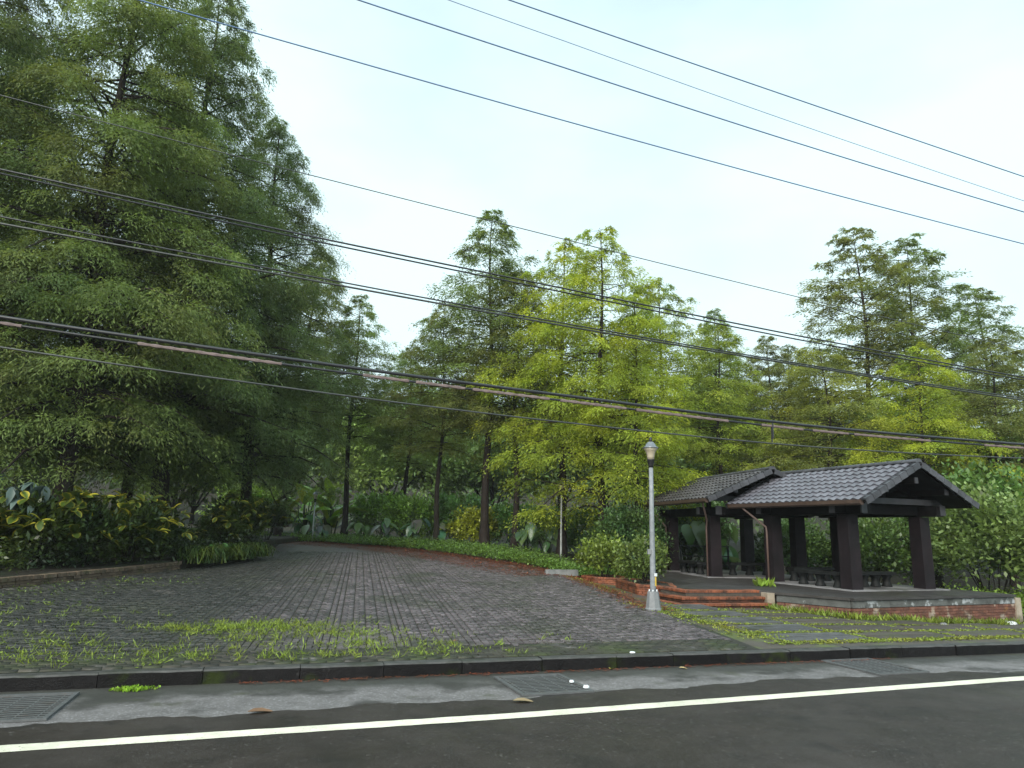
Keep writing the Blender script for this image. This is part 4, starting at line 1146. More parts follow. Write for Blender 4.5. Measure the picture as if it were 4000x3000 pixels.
# ------------------------------------------------------------------ broadleaf trees and shrubs behind
def blob_proto(key, mat, seed, n, radii, L, Wd, nclump, clump=0.28, shell=0.55, flat=0.6, trunk_h=0.0, tr=0.12, droop=0.1):
    V, F, R_ = leaf_blob(seed, n, radii, L, Wd, nclump, clump, shell, flat, droop)
    V[:, 2] += trunk_h
    mb = MB(); rg_ = random.Random(seed)
    H = trunk_h + radii[2]
    if trunk_h > 0.5:
        mb.tube([(0, 0, -0.2), (0.1, 0.05, trunk_h * 0.6), (0.05, 0.1, H)], [tr, tr * 0.8, tr * 0.4], 8, False)
        for i in range(7):
            a = i * 0.9; q = radii[0] * 0.6
            mb.tube([(0.05, 0.05, trunk_h * (0.6 + 0.05 * i)), (q * 0.5 * math.cos(a), q * 0.5 * math.sin(a), trunk_h + radii[2] * 0.5), (q * math.cos(a), q * math.sin(a), trunk_h + radii[2] * (0.7 + 0.08 * i))], [tr * 0.4, tr * 0.3, tr * 0.1], 5, False)
        tm = mb.data(key + '_trunk', M['bark'], True)
    else:
        tm = bush_stems(seed, radii[2] * 1.2, radii[0], 7, M['bark'], 0.018)
    return tm, np_mesh(key + '_crown', V, F, mat, {'rnd': R_})
def put(name, proto, x, y, s, rz, color, label, cat, group, z=None, crown='foliage', stemname='stems', sz=1.0):
    o = empty(name, (x, y, (G(x, y) if z is None else z)), rz)
    o.scale = (s, s, s * sz)
    tag(o, label, cat, group)
    mobj(stemname, proto[0], o)
    c = mobj(crown, proto[1], o); c.color = c4(color)
    return o
BT1 = blob_proto('broadleaf', M['leaf'], 81, 20000, (3.2, 3.2, 3.4), 0.26, 0.13, 150, 0.22, 0.45, 0.5, 1.6, 0.16)
BT2 = blob_proto('broadleaf_b', M['leaf'], 83, 19000, (3.6, 3.4, 2.8), 0.30, 0.15, 130, 0.24, 0.4, 0.5, 1.0, 0.14)
BG = 'broadleaf trees behind the cypress row'
DG = (0.15, 0.25, 0.075); BRG = (0.26, 0.38, 0.10); BLG = (0.19, 0.30, 0.14); YG = (0.36, 0.42, 0.07)
bl = [
 (BT1, -36, 52, 1.5, 0.3, YG, 'yellow-green broadleaf tree glimpsed between the left trunks'),
 (BT1, -44, 66, 1.8, 0.9, BRG, 'far broadleaf tree behind the left hedge'),
 (BT2, -31.5, 72, 1.8, 4.9, YG, 'far yellow-green broadleaf tree behind the second left trunk'),
 (BT2, -29.5, 64, 1.7, 2.0, BRG, 'light green broadleaf tree behind the second left trunk'),
 (BT1, -21.5, 70, 1.7, 1.0, BLG, 'bluish broadleaf tree behind the leaning cypress'),
 (BT2, -12.0, 71, 1.8, 4.0, BRG, 'broadleaf tree filling the gap at the far end of the plaza'),
 (BT1, -7.0, 70, 1.7, 5.1, BLG, 'broadleaf tree behind the first centre trunk'),
 (BT2, -1.6, 68, 1.7, 0.8, DG, 'dark broadleaf tree behind the tall pointed cypress'),
 (BT1, 4.9, 68, 1.7, 2.6, BRG, 'broadleaf tree behind the slim white lamp pole'),
 (BT2, 11.7, 66, 1.7, 3.3, BLG, 'broadleaf tree behind the farther pavilion'),
 (BT1, 18.4, 65, 1.7, 1.4, DG, 'dark broadleaf tree behind the railing'),
 (BT2, 25.0, 63, 1.8, 0.1, BLG, 'broadleaf tree behind the nearer pavilion roof'),
 (BT1, 23.0, 42, 1.15, 4.4, DG, 'dark broadleaf tree behind the nearer pavilion posts'),
 (BT2, 29.0, 40, 1.3, 5.5, BRG, 'broadleaf tree behind the leafy thicket on the right'),
 (BT1, 35.0, 42, 1.3, 0.6, DG, 'dark broadleaf tree at the right edge'),
]
for pr, x, y, s, rz, c, lab in bl:
    put('broadleaf_tree', pr, x, y, s, rz, c, lab, 'tree', BG, crown='crown', stemname='trunk')
# leafy thicket to the right of the nearer pavilion: one bush per thing
TH1 = blob_proto('thicket', M['leaf'], 91, 9000, (2.2, 2.0, 1.9), 0.19, 0.12, 120, 0.24, 0.6, 0.75)
TH2 = blob_proto('thicket_b', M['leaf'], 93, 8000, (1.9, 1.9, 1.5), 0.18, 0.115, 100, 0.25, 0.6, 0.75)
SG = 'leafy bushes beside and behind the pavilions'
LG = (0.18, 0.26, 0.085)
th = [
 (TH1, 17.6, 26.5, 1.05, 0.2, LG, 'large leafy bush right beside the nearer pavilion'),
 (TH1, 20.8, 26.0, 1.15, 1.9, (0.140, 0.252, 0.070), 'large leafy bush at the right edge beside the pavilion bush'),
 (TH2, 24.0, 27.0, 1.3, 3.0, LG, 'bush cut by the right edge of the picture'),
 (TH1, 19.2, 29.5, 1.35, 4.0, (0.105, 0.203, 0.049), 'taller bush behind the bush beside the pavilion'),
 (TH2, 15.2, 30.5, 1.05, 5.2, (0.077, 0.140, 0.042), 'dark bush behind the right post of the nearer pavilion'),
 (TH2, 12.3, 31.5, 0.95, 0.9, (0.084, 0.154, 0.049), 'dark bush seen between the middle posts'),
 (TH2, 9.0, 35.5, 1.1, 2.4, (0.084, 0.168, 0.056), 'dark bush behind the railing left of the middle posts'),
 (TH1, 4.9, 29.8, 0.75, 1.3, (0.070, 0.140, 0.049), 'dark bush behind the planters, left of the farther pavilion'),
]
for pr, x, y, s, rz, c, lab in th:
    put('leafy_bush', pr, x, y, s, rz, c, lab, 'bush', SG)
# understory along the far edge of the plaza
UB = blob_proto('understory', M['leaf'], 95, 5000, (1.7, 1.5, 1.1), 0.19, 0.105, 80, 0.26, 0.55, 0.7)
ub = [
 (-17.0, 47.5, 1.5, (0.324, 0.459, 0.095), 'bush behind the distant lantern post'),
 (-8.6, 49.0, 1.4, (0.223, 0.385, 0.081), 'light green bush right of the far pointed cypress'),
 (-6.2, 46.5, 1.3, (0.243, 0.405, 0.081), 'bright bush left of the first centre trunk'),
 (-3.0, 45.5, 1.4, (0.142, 0.284, 0.092), 'bluish bush right behind the first centre trunk'),
 (-1.9, 43.0, 1.05, (0.385, 0.425, 0.051), 'yellowish bush between the first and second centre trunks'),
 (0.2, 43.5, 1.2, (0.121, 0.243, 0.072), 'dark bush behind the second centre trunk'),
 (2.0, 40.5, 1.1, (0.101, 0.203, 0.072), 'dark bush behind the third centre trunk'),
 (4.6, 38.0, 1.1, (0.121, 0.243, 0.072), 'dark bush right of the slim white lamp pole'),
 (6.4, 37.5, 1.0, (0.121, 0.223, 0.072), 'dark bush under the golden cypress'),
]
for i, (x, y, s, c, lab) in enumerate(ub):
    put('understory_bush', UB, x, y, s, i * 1.7, c, lab, 'bush', 'bushes behind the centre trunks')

# planter shrubs
PS = blob_proto('planter_shrub', M['leaf'], 97, 2600, (0.78, 0.72, 0.62), 0.12, 0.075, 60, 0.3, 0.5, 0.6)
put('planter_shrub', PS, 3.45, 26.3, 1.15, 0.3, (0.20, 0.27, 0.05), 'round light green shrub in the farther brick planter', 'shrub', 'shrubs in the brick planters', z=pz1 + 0.0)
put('planter_shrub', PS, 4.2, 22.7, 0.98, 2.2, (0.14, 0.20, 0.055), 'looser grey-green shrub in the planter nearest the lamp post', 'shrub', 'shrubs in the brick planters', z=pz2 + 0.0, sz=1.15)

# ground cover running along the foot of the centre trunks
def edge_line(n, lo, hi, seed, spread):
    rg_ = np.random.default_rng(seed); out_ = []
    ed = np.array(REDGE[5:11])
    L = np.concatenate([[0], np.cumsum(np.linalg.norm(np.diff(ed, axis=0), axis=1))])
    for _ in range(n):
        s = rg_.uniform(lo, hi) * L[-1]
        x = np.interp(s, L, ed[:, 0]); y = np.interp(s, L, ed[:, 1]); w_ = rg_.random() ** 0.8 * spread
        out_.append((x + w_ * 0.75, y + w_ * 0.66, 0))
    return out_
rng = np.random.default_rng(15)
pts = np.array(edge_line(5200, 0.0, 1.0, 16, 3.2)); pts[:, 0] += 0.55; pts[:, 1] += 0.5; pts = pts[pts[:, 1] > 27.6]
pts[:, 2] = ground(pts[:, 0], pts[:, 1])
extra = np.concatenate([np.stack([rng.uniform(2.6, 5.2, 700), rng.uniform(28.2, 31.5, 700), np.zeros(700)], 1), np.stack([rng.uniform(-17, -9, 900), rng.uniform(43.2, 46, 900), np.zeros(900)], 1)]); extra[:, 2] = ground(extra[:, 0], extra[:, 1])
pts = np.concatenate([pts, extra])
n = len(pts) * 7
bp = np.repeat(pts, 7, axis=0); hgt = np.repeat(rng.uniform(0.12, 0.55, len(pts)), 7)
bp = bp + np.stack([rng.normal(size=n) * 0.11, rng.normal(size=n) * 0.11, hgt * rng.uniform(0.25, 1, n)], 1)
dd = rng.normal(size=(n, 3)); dd[:, 2] = np.abs(dd[:, 2]) * 0.5
V, F = cards(bp, dd, rng.uniform(0.07, 0.15, n), rng.uniform(0.045, 0.08, n), rng, np.array([0, 0, 1.0]), 0.55)
o = mobj('ground_cover', np_mesh('ground_cover', V, F, M['leaf'], {'rnd': np.clip(np.repeat(rng.uniform(0.3, 0.7, len(pts)), 7) + rng.normal(size=n) * 0.2, 0, 1)}))
o.color = c4((0.13, 0.24, 0.045)); tag(o, 'bright green leafy ground cover at the foot of the centre trunks', 'ground cover', None, 'stuff')
# low green growth right of the terrace and behind it
n0 = 2600
pts = np.stack([rng.uniform(13.6, 28, n0), rng.uniform(21.6, 27, n0), np.zeros(n0)], 1)
ok = ((pts[:, 0] - 14.7) * r1.x + (pts[:, 1] - 21.2) * r1.y > 0.15)
pts = pts[ok]; pts[:, 2] = ground(pts[:, 0], pts[:, 1])
n = len(pts) * 7; bp = np.repeat(pts, 7, axis=0); hgt = np.repeat(rng.uniform(0.2, 0.75, len(pts)), 7)
bp = bp + np.stack([rng.normal(size=n) * 0.12, rng.normal(size=n) * 0.12, hgt * rng.uniform(0.2, 1, n)], 1)
dd = rng.normal(size=(n, 3)); dd[:, 2] = np.abs(dd[:, 2]) * 0.5
V, F = cards(bp, dd, rng.uniform(0.08, 0.17, n), rng.uniform(0.05, 0.09, n), rng, np.array([0, 0, 1.0]), 0.6)
o = mobj('ground_cover', np_mesh('right_ground_cover', V, F, M['leaf'], {'rnd': rng.random(n)}))
o.color = c4((0.17, 0.27, 0.045)); tag(o, 'low green growth right of the terrace', 'ground cover', None, 'stuff')

# ------------------------------------------------------------------ elephant ears, banana clump, croton hedge, grey leaves
def shaped_leaf(name, outline, mat, cup=0.12, droop=0.25, edge=True):
    """outline: half width at stations along the leaf (0..1); returns a mesh one unit long with tip along +x"""
    V = []; E = []; F = []
    n = len(outline)
    for i, (s, w_) in enumerate(outline):
        zc = -droop * s * s
        V += [(s, 0, zc), (s, w_, zc + cup * w_), (s, -w_, zc + cup * w_)]; E += [0.0, 1.0, 1.0]
        V += [(s, w_ * 0.55, zc + cup * w_ * 0.3), (s, -w_ * 0.55, zc + cup * w_ * 0.3)]; E += [0.35, 0.35]
    for i in range(n - 1):
        a, b = i * 5, (i + 1) * 5
        F += [(a, b, b + 3, a + 3), (a + 3, b + 3, b + 1, a + 1), (a + 4, b + 4, b, a), (a + 2, b + 2, b + 4, a + 4)]
    me = mesh_data(name, V, F, mat, True)
    at = me.attributes.new('edge', 'FLOAT', 'POINT'); at.data.foreach_set('value', E)
    at = me.attributes.new('rnd', 'FLOAT', 'FACE'); at.data.foreach_set('value', [0.5] * len(F))
    return me
EAR = shaped_leaf('elephant_ear', [(-0.22, 0.16), (-0.05, 0.33), (0.15, 0.37), (0.4, 0.33), (0.65, 0.22), (0.85, 0.10), (1.0, 0.005)], M['bigleaf'], 0.18, 0.28)
BAN = shaped_leaf('banana_leaf', [(0.0, 0.03), (0.12, 0.10), (0.35, 0.135), (0.65, 0.125), (0.88, 0.07), (1.0, 0.005)], M['bigleaf'], 0.25, 0.35)
CRO = shaped_leaf('croton_leaf', [(0.0, 0.02), (0.15, 0.17), (0.4, 0.29), (0.65, 0.29), (0.85, 0.18), (1.0, 0.01)], M['croton'], 0.25, 0.18)
GRY = shaped_leaf('grey_leaf', [(0.0, 0.02), (0.15, 0.15), (0.4, 0.22), (0.7, 0.15), (0.9, 0.06), (1.0, 0.005)], M['greyleaf'], 0.2, 0.45)
def leaf_at(parent, me, p, az, pitch, size, roll=0.0, color=None):
    o = mobj('leaf', me, parent, p, None, (size, size, size))
    o.rotation_mode = 'XYZ'
    o.rotation_euler = (Matrix.Rotation(az, 3, 'Z') @ Matrix.Rotation(-pitch, 3, 'Y') @ Matrix.Rotation(roll, 3, 'X')).to_euler()
    if color: o.color = c4(color)
    return o
def ears(x, y, s, n, seed, label, color=(0.075, 0.15, 0.05), face=-math.pi / 2, z=None):
    rg_ = random.Random(seed)
    o = empty('elephant_ear_plant', (x, y, G(x, y) if z is None else z)); o.scale = (s, s, s)
    tag(o, label, 'plant', 'elephant ear plants')
    for i in range(n):
        az = face + rg_.uniform(-1.9, 1.9); h = rg_.uniform(0.5, 1.5); q = rg_.uniform(0.15, 0.75)
        p = (q * math.cos(az), q * math.sin(az), h)
        l = leaf_at(o, EAR, p, az + rg_.uniform(-0.4, 0.4), rg_.uniform(-1.1, -0.2), rg_.uniform(0.45, 0.8), rg_.uniform(-0.4, 0.4), tuple(c * rg_.uniform(0.7, 1.5) for c in color))
        MB().tube([(0.04 * math.cos(az), 0.04 * math.sin(az), 0), (q * 0.45 * math.cos(az), q * 0.45 * math.sin(az), h * 0.65), p], [0.03, 0.022, 0.012], 5, False).obj('stalk', M['stem'], o)
    return o
CG = (0.10, 0.17, 0.10)
earspots = [
 (-12.6, 45.6, 1.0, 10, CG, 'elephant ear plant at the foot of the distant lantern post'),
 (-11.4, 44.9, 0.9, 9, CG, 'elephant ear plant left of the far pointed cypress trunk'),
 (-9.0, 44.8, 0.95, 10, (0.10, 0.19, 0.06), 'elephant ear plant right of the far pointed cypress trunk'),
 (-7.4, 43.6, 1.0, 11, CG, 'elephant ear plant in the middle of the far plaza edge'),
 (-5.6, 43.4, 1.05, 11, CG, 'pale elephant ear plant left of the first centre trunk'),
 (-4.3, 43.2, 0.95, 9, CG, 'elephant ear plant close beside the first centre trunk'),
 (0.9, 37.2, 1.15, 8, (0.09, 0.14, 0.09), 'big elephant ear plant between the third trunk and the lamp pole'),
 (2.1, 37.9, 1.0, 7, CG, 'elephant ear plant right behind the slim white lamp pole'),
 (6.9, 34.3, 1.5, 9, CG, 'tall elephant ear plant seen through the farther pavilion, left opening'),
 (8.4, 34.4, 1.55, 9, (0.08, 0.16, 0.06), 'tall elephant ear plant seen through the farther pavilion, middle opening'),
 (10.3, 34.6, 1.5, 9, (0.08, 0.15, 0.06), 'tall elephant ear plant seen right of the farther pavilion posts'),
 (12.9, 33.5, 1.2, 9, CG, 'elephant ear plant behind the back posts of the nearer pavilion'),
 (-10.5, 26.4, 0.55, 5, (0.10, 0.20, 0.04), 'small bright elephant ear at the front of the left bed'),
]
for i, (x, y, s, n_, c, lab) in enumerate(earspots):
    ears(x, y, s, n_, 100 + i, lab, c)
def banana(x, y, s, n, seed, label, color):
    rg_ = random.Random(seed)
    o = empty('banana_plant', (x, y, G(x, y))); o.scale = (s, s, s)
    tag(o, label, 'plant', 'banana-like plants at the far end')
    for i in range(n):
        az = rg_.uniform(0, 6.283); h = rg_.uniform(0.4, 1.7)
        p = (0.35 * math.cos(az) * rg_.random(), 0.35 * math.sin(az) * rg_.random(), h)
        leaf_at(o, BAN, p, az, rg_.uniform(0.2, 1.2), rg_.uniform(1.1, 1.9), rg_.uniform(-0.5, 0.5), tuple(c * rg_.uniform(0.7, 1.4) for c in color))
        MB().tube([(p[0] * 0.5, p[1] * 0.5, 0), p], [0.04, 0.025], 5, False).obj('stalk', M['stem'], o)
    return o
for i, (x, y, s, c, lab) in enumerate([(-13.4, 47.5, 1.45, (0.30, 0.42, 0.06), 'bright banana-like plant left behind the distant lantern post'), (-11.8, 48.0, 1.5, (0.32, 0.44, 0.07), 'bright banana-like plant right behind the distant lantern post'), (-15.2, 47.5, 1.3, (0.22, 0.34, 0.08), 'banana-like plant beside the leaning trunk')]):
    banana(x, y, s, 22, 130 + i, lab, c)

CF = blob_proto('croton_fill', M['leaf'], 99, 2600, (0.85, 0.75, 0.78), 0.17, 0.075, 50, 0.3, 0.45, 0.55)
def croton(x, y, s, n, seed, label, z=None):
    rg_ = random.Random(seed)
    o = empty('croton_bush', (x, y, G(x, y) + 0.3 if z is None else z), rg_.uniform(0, 6)); 
    rz = o.rotation_euler.z
    o.scale = (s, s, s)
    tag(o, label, 'bush', 'croton bushes in the left bed')
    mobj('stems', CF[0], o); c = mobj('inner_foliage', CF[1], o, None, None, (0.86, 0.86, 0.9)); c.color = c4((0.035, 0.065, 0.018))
    k = 0
    for r in range(n):
        # rosettes of leaves at shoot tips facing the plaza
        a = -math.pi / 2 - rz + rg_.uniform(-1.5, 1.5) + 0.5; el = rg_.uniform(-0.25, 1.2)
        cx, cy_, cz = 0.86 * math.cos(el) * math.cos(a), 0.78 * math.cos(el) * math.sin(a), 0.75 + 0.8 * math.sin(el)
        for i in range(rg_.choice([4, 5, 6])):
            b_ = rg_.uniform(0, 6.283)
            leaf_at(o, CRO, (cx, cy_, cz), b_, rg_.uniform(-0.7, 0.9), rg_.uniform(0.20, 0.31), rg_.uniform(-0.5, 0.5))
    return o
crs = [
 (-15.2, 18.9, 1.15, 13, 'croton bush at the left edge behind the brick edging'),
 (-14.1, 19.6, 1.3, 14, 'croton bush below the grey-leaved plant'),
 (-13.1, 20.4, 1.45, 15, 'tall croton bush with the brightest yellow leaves in front of the thickest trunk'),
 (-12.3, 21.4, 1.35, 15, 'croton bush right of the thickest trunk'),
 (-11.7, 22.7, 1.3, 15, 'croton bush with a yellow rosette near the brick edging'),
 (-11.6, 24.2, 1.15, 13, 'croton bush where the brick edging ends'),
 (-11.5, 30.8, 1.45, 15, 'croton bush at the plaza end of the left bed'),
 (-11.3, 28.8, 1.1, 13, 'low croton bush beside the last croton of the bed'),
 (-13.1, 39.5, 1.45, 14, 'yellow croton bush beyond the end of the left bed'),
]
for i, (x, y, s, n_, lab) in enumerate(crs):
    croton(x, y, s, n_, 150 + i, lab)
def greyplant(x, y, z, s, n, seed, label):
    rg_ = random.Random(seed)
    o = empty('grey_leaved_plant', (x, y, G(x, y) + 0.3)); tag(o, label, 'plant', 'grey-leaved plants over the croton hedge')
    for r in range(n):
        a = rg_.uniform(0, 6.283); q = rg_.uniform(0.1, s)
        cx, cy_, cz = q * math.cos(a), q * math.sin(a), z + rg_.uniform(-0.45, 0.5)
        MB().tube([(0, 0, 0), (cx * 0.4, cy_ * 0.4, cz * 0.7), (cx, cy_, cz)], [0.02, 0.014, 0.008], 5, False).obj('stem', M['stem'], o)
        for i in range(7):
            leaf_at(o, GRY, (cx, cy_, cz), rg_.uniform(0, 6.283), rg_.uniform(-1.2, -0.2), rg_.uniform(0.36, 0.55), rg_.uniform(-0.3, 0.3))
    return o
greyplant(-14.6, 19.2, 2.05, 1.2, 13, 171, 'drooping grey-green leaved plant at the left edge')
greyplant(-13.2, 19.9, 1.95, 0.7, 7, 172, 'drooping grey-green leaved plant in front of the thickest trunk')
# strappy clumps spilling over the plaza edge
rngS = np.random.default_rng(44)
for i, (x, y, lab) in enumerate([(-10.55, 25.2, 'strappy leaved clump just past the brick edging'), (-10.2, 26.9, 'middle strappy leaved clump of the bed edge'), (-10.0, 28.6, 'strappy leaved clump at the plaza end of the bed edge')]):
    n = 420
    p = np.stack([rngS.normal(size=n) * 0.28, rngS.normal(size=n) * 0.5, np.full(n, 0.0)], 1)
    V = []; F = []
    az = rngS.uniform(0, 6.283, n); L = rngS.uniform(0.35, 0.75, n)
    for k in range(n):
        o_ = np.array([math.cos(az[k]), math.sin(az[k]), 0]); sd = np.array([-o_[1], o_[0], 0]) * 0.018
        b0 = p[k]; m1 = b0 + o_ * L[k] * 0.35 + np.array([0, 0, L[k] * 0.75]); t1 = b0 + o_ * L[k] * 0.95 + np.array([0, 0, L[k] * 0.35])
        q = len(V); V += [b0 - sd, b0 + sd, m1 - sd, m1 + sd, t1 - sd * 0.3, t1 + sd * 0.3]; F += [(q, q + 1, q + 3, q + 2), (q + 2, q + 3, q + 5, q + 4)]
    o = mobj('strappy_plant', np_mesh('strappy_plant', V, F, M['blade'], {'rnd': rngS.random(len(F))}), None, (x, y, G(x, y) + 0.15))
    o.color = c4((0.05, 0.10, 0.03)); tag(o, lab, 'plant', 'strappy plants on the left bed edge', 'stuff')
    
# dark low growth inside the left bed
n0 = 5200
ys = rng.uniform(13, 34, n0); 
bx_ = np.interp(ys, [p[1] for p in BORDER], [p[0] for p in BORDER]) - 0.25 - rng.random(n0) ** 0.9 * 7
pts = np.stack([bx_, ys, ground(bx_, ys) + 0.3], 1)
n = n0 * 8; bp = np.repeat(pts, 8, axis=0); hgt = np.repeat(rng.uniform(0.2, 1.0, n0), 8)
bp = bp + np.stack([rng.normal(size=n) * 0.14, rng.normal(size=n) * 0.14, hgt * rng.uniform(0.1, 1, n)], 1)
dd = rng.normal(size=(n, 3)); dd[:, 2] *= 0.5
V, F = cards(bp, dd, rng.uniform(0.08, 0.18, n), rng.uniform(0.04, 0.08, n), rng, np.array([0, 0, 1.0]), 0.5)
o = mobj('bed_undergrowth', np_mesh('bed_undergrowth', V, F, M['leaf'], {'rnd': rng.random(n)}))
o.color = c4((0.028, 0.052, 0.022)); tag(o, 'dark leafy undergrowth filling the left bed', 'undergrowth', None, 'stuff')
# lawn glimpsed behind the second left trunk
n0 = 6000
pts = np.stack([rng.uniform(-24, -14.5, n0), rng.uniform(37, 43, n0), np.zeros(n0)], 1); pts[:, 2] = ground(pts[:, 0], pts[:, 1]) + 0.42
o = mobj('lawn', grass_mesh('lawn', pts, 0.12, 0.25, 0.05, M['blade'], 51, 4, 0.08, 0.5)); o.color = c4((0.22, 0.30, 0.03))
tag(o, 'bright strip of lawn glimpsed behind the left bed', 'lawn', None, 'stuff')

# ------------------------------------------------------------------ weeds, moss and litter
def scatter_uv(n, u0, u1, d0, d1, rg_): return rg_.uniform(u0, u1, n), rg_.uniform(d0, d1, n)
rw = np.random.default_rng(60)
def to_pts(u, d, dz=0.015):
    x = K0[0] + kd[0] * u + kn[0] * d; y = K0[1] + kd[1] * u + kn[1] * d
    return np.stack([x, y, ground(x, y) + dz], 1)
# weeds on the left of the plaza: a dense patch and thinner growth around it
def blobs(n, cu, cd, su, sd_): return rw.normal(size=n) * su + cu, rw.normal(size=n) * sd_ + cd
U = []; Dd = []
for cu, cd, su, sd_, n_ in ((-4.0, 3.2, 0.85, 0.38, 230), (-2.9, 2.3, 0.9, 0.25, 90), (-4.6, 1.0, 1.2, 0.4, 70), (-7.3, 1.5, 1.4, 0.8, 150), (-1.6, 1.3, 1.1, 0.3, 60), (-2.6, 0.55, 1.6, 0.15, 60), (-8.0, 4.2, 1.5, 1.3, 70), (-0.6, 0.7, 0.9, 0.3, 14)):
    u_, d_ = blobs(n_, cu, cd, su, sd_)
    U.append(u_); Dd.append(d_)
U = np.concatenate(U); Dd = np.concatenate(Dd); ok = (Dd > 0.2) & (U > uL(Dd) + 0.3)
U, Dd = U[ok], Dd[ok]
# snap the weeds to the joints between the pavers
snap = np.round(Dd / 0.24) * 0.24 + rw.normal(size=len(Dd)) * 0.03
Dd = np.where(rw.random(len(Dd)) < 0.6, np.maximum(snap, 0.18), Dd)
pts = to_pts(U, Dd)
o = mobj('weeds', grass_mesh('weeds', pts, 0.03, 0.15, 0.011, M['blade'], 61, 9, 0.05, 0.8)); o.color = c4((0.20, 0.28, 0.04))
tag(o, 'bright green weeds sprouting from the paver joints on the left', 'weeds', None, 'stuff')
# low leafy rosettes among them
pts = pts[rw.random(len(pts)) < 0.55]; n = len(pts) * 4; bp = np.repeat(pts, 4, axis=0) + np.stack([rw.normal(size=n) * 0.06, rw.normal(size=n) * 0.06, rw.uniform(0.0, 0.03, n)], 1)
dd = rw.normal(size=(n, 3)); dd[:, 2] = np.abs(dd[:, 2]) * 0.35
V, F = cards(bp, dd, rw.uniform(0.03, 0.065, n), rw.uniform(0.02, 0.036, n), rw, np.array([0, 0, 1.0]), 0.7)
o = mobj('leafy_weeds', np_mesh('leafy_weeds', V, F, M['blade'], {'rnd': rw.random(n)})); o.color = c4((0.22, 0.30, 0.045))
tag(o, 'small leafy weeds among the grass on the plaza', 'weeds', None, 'stuff')
# scattered growth near the left edging
u_, d_ = scatter_uv(900, -12.5, -5.5, 3.5, 12, rw); ok = (u_ > uL(d_) + 0.2) & (u_ < uL(d_) + 4.5 * rw.random(900))
pts = to_pts(u_[ok], d_[ok]); n = len(pts) * 5
bp = np.repeat(pts, 5, axis=0) + np.stack([rw.normal(size=n) * 0.07, rw.normal(size=n) * 0.07, rw.uniform(0.01, 0.06, n)], 1)
dd = rw.normal(size=(n, 3)); dd[:, 2] = np.abs(dd[:, 2]) * 0.4
V, F = cards(bp, dd, rw.uniform(0.04, 0.08, n), rw.uniform(0.025, 0.045, n), rw, np.array([0, 0, 1.0]), 0.6)
o = mobj('leafy_weeds', np_mesh('edge_weeds', V, F, M['blade'], {'rnd': rw.random(n)})); o.color = c4((0.10, 0.16, 0.04))
tag(o, 'sparse leafy weeds on the shaded paving by the left edging', 'weeds', None, 'stuff')
# moss and creeping grass in the gaps of the apron slabs and along the terrace wall
P_ = []
for (ua, da, ub_, db) in slab_gaps:
    m_ = int(math.hypot(ub_ - ua, db - da) * 60)
    t = rw.random(m_); keep = rw.random(m_) < 0.75
    P_.append(to_pts((ua + (ub_ - ua) * t + rw.normal(size=m_) * 0.05)[keep], (da + (db - da) * t + rw.normal(size=m_) * 0.05)[keep], 0.005))
m_ = 900; t = rw.random(m_) * 12; P_.append(to_pts(5.0 + t * 1.0, np.maximum(0.2, 0.42 + np.abs(rw.normal(size=m_)) * 0.16), 0.005))
m_ = 420; P_.append(to_pts(rw.uniform(4.7, 10, m_), 5.6 + rw.normal(size=m_) * 0.55, 0.005))
m_ = 380; P_.append(to_pts(rw.normal(size=m_) * 0.28 + 5.25 - 0.0, rw.uniform(1.0, 5.5, m_), 0.005))
m_ = 420; x_ = rw.uniform(2.3, 4.0, m_); P_.append(to_pts(uR(x_ * 3.6) + 0.1 + rw.normal(size=m_) * 0.16, x_ * 3.6, 0.005))
pts = np.concatenate(P_)
inside = ~((pts[:, 0] > 4.2) & ((pts[:, 0] - 4.8) * -0.0 + pts[:, 1] > np.interp(pts[:, 0], [4.2, 4.5, 6.7, 7.3, 8.62, 14.5], [20.6, 19.15, 19.75, 19.8, 18.5, 21.0])))
pts = pts[inside]
n = len(pts) * 4; bp = np.repeat(pts, 4, axis=0) + np.stack([rw.normal(size=n) * 0.035, rw.normal(size=n) * 0.035, rw.uniform(0.0, 0.02, n)], 1)
dd = rw.normal(size=(n, 3)); dd[:, 2] = np.abs(dd[:, 2]) * 0.2 + 0.05
V, F = cards(bp, dd, rw.uniform(0.03, 0.06, n), rw.uniform(0.02, 0.04, n), rw, np.array([0, 0, 1.0]), 0.5)
o = mobj('moss', np_mesh('moss', V, F, M['moss'], {'rnd': rw.random(n)})); o.color = c4((0.20, 0.26, 0.045))
tag(o, 'yellow-green moss and creeping grass between the slabs before the terrace', 'moss', None, 'stuff')
# taller weeds at the foot of the terrace wall
m_ = 260; t = rw.random(m_)
wx = np.interp(t, [0, 0.3, 1], [7.0, 8.6, 14.2]); wy = np.interp(t, [0, 0.3, 1], [19.75, 18.45, 20.8]) - np.abs(rw.normal(size=m_)) * 0.2
pts = np.stack([wx, wy, ground(wx, wy)], 1)
o = mobj('weeds', grass_mesh('wall_weeds', pts, 0.08, 0.24, 0.035, M['blade'], 63, 7, 0.07, 0.7)); o.color = c4((0.17, 0.23, 0.035))
tag(o, 'weeds along the foot of the terrace wall', 'weeds', None, 'stuff')
# weed sprouts on the terrace edge by the downpipe
pts = np.stack([rw.normal(size=14) * 0.16 + 7.65, rw.normal(size=14) * 0.12 + 22.2, np.full(14, TZ)], 1)
o = mobj('weed_sprout', grass_mesh('weed_sprout', pts, 0.15, 0.35, 0.09, M['blade'], 65, 5, 0.05, 0.7)); o.color = c4((0.20, 0.32, 0.04))
tag(o, 'weed sprouting on the terrace floor beside the downpipe', 'weed')
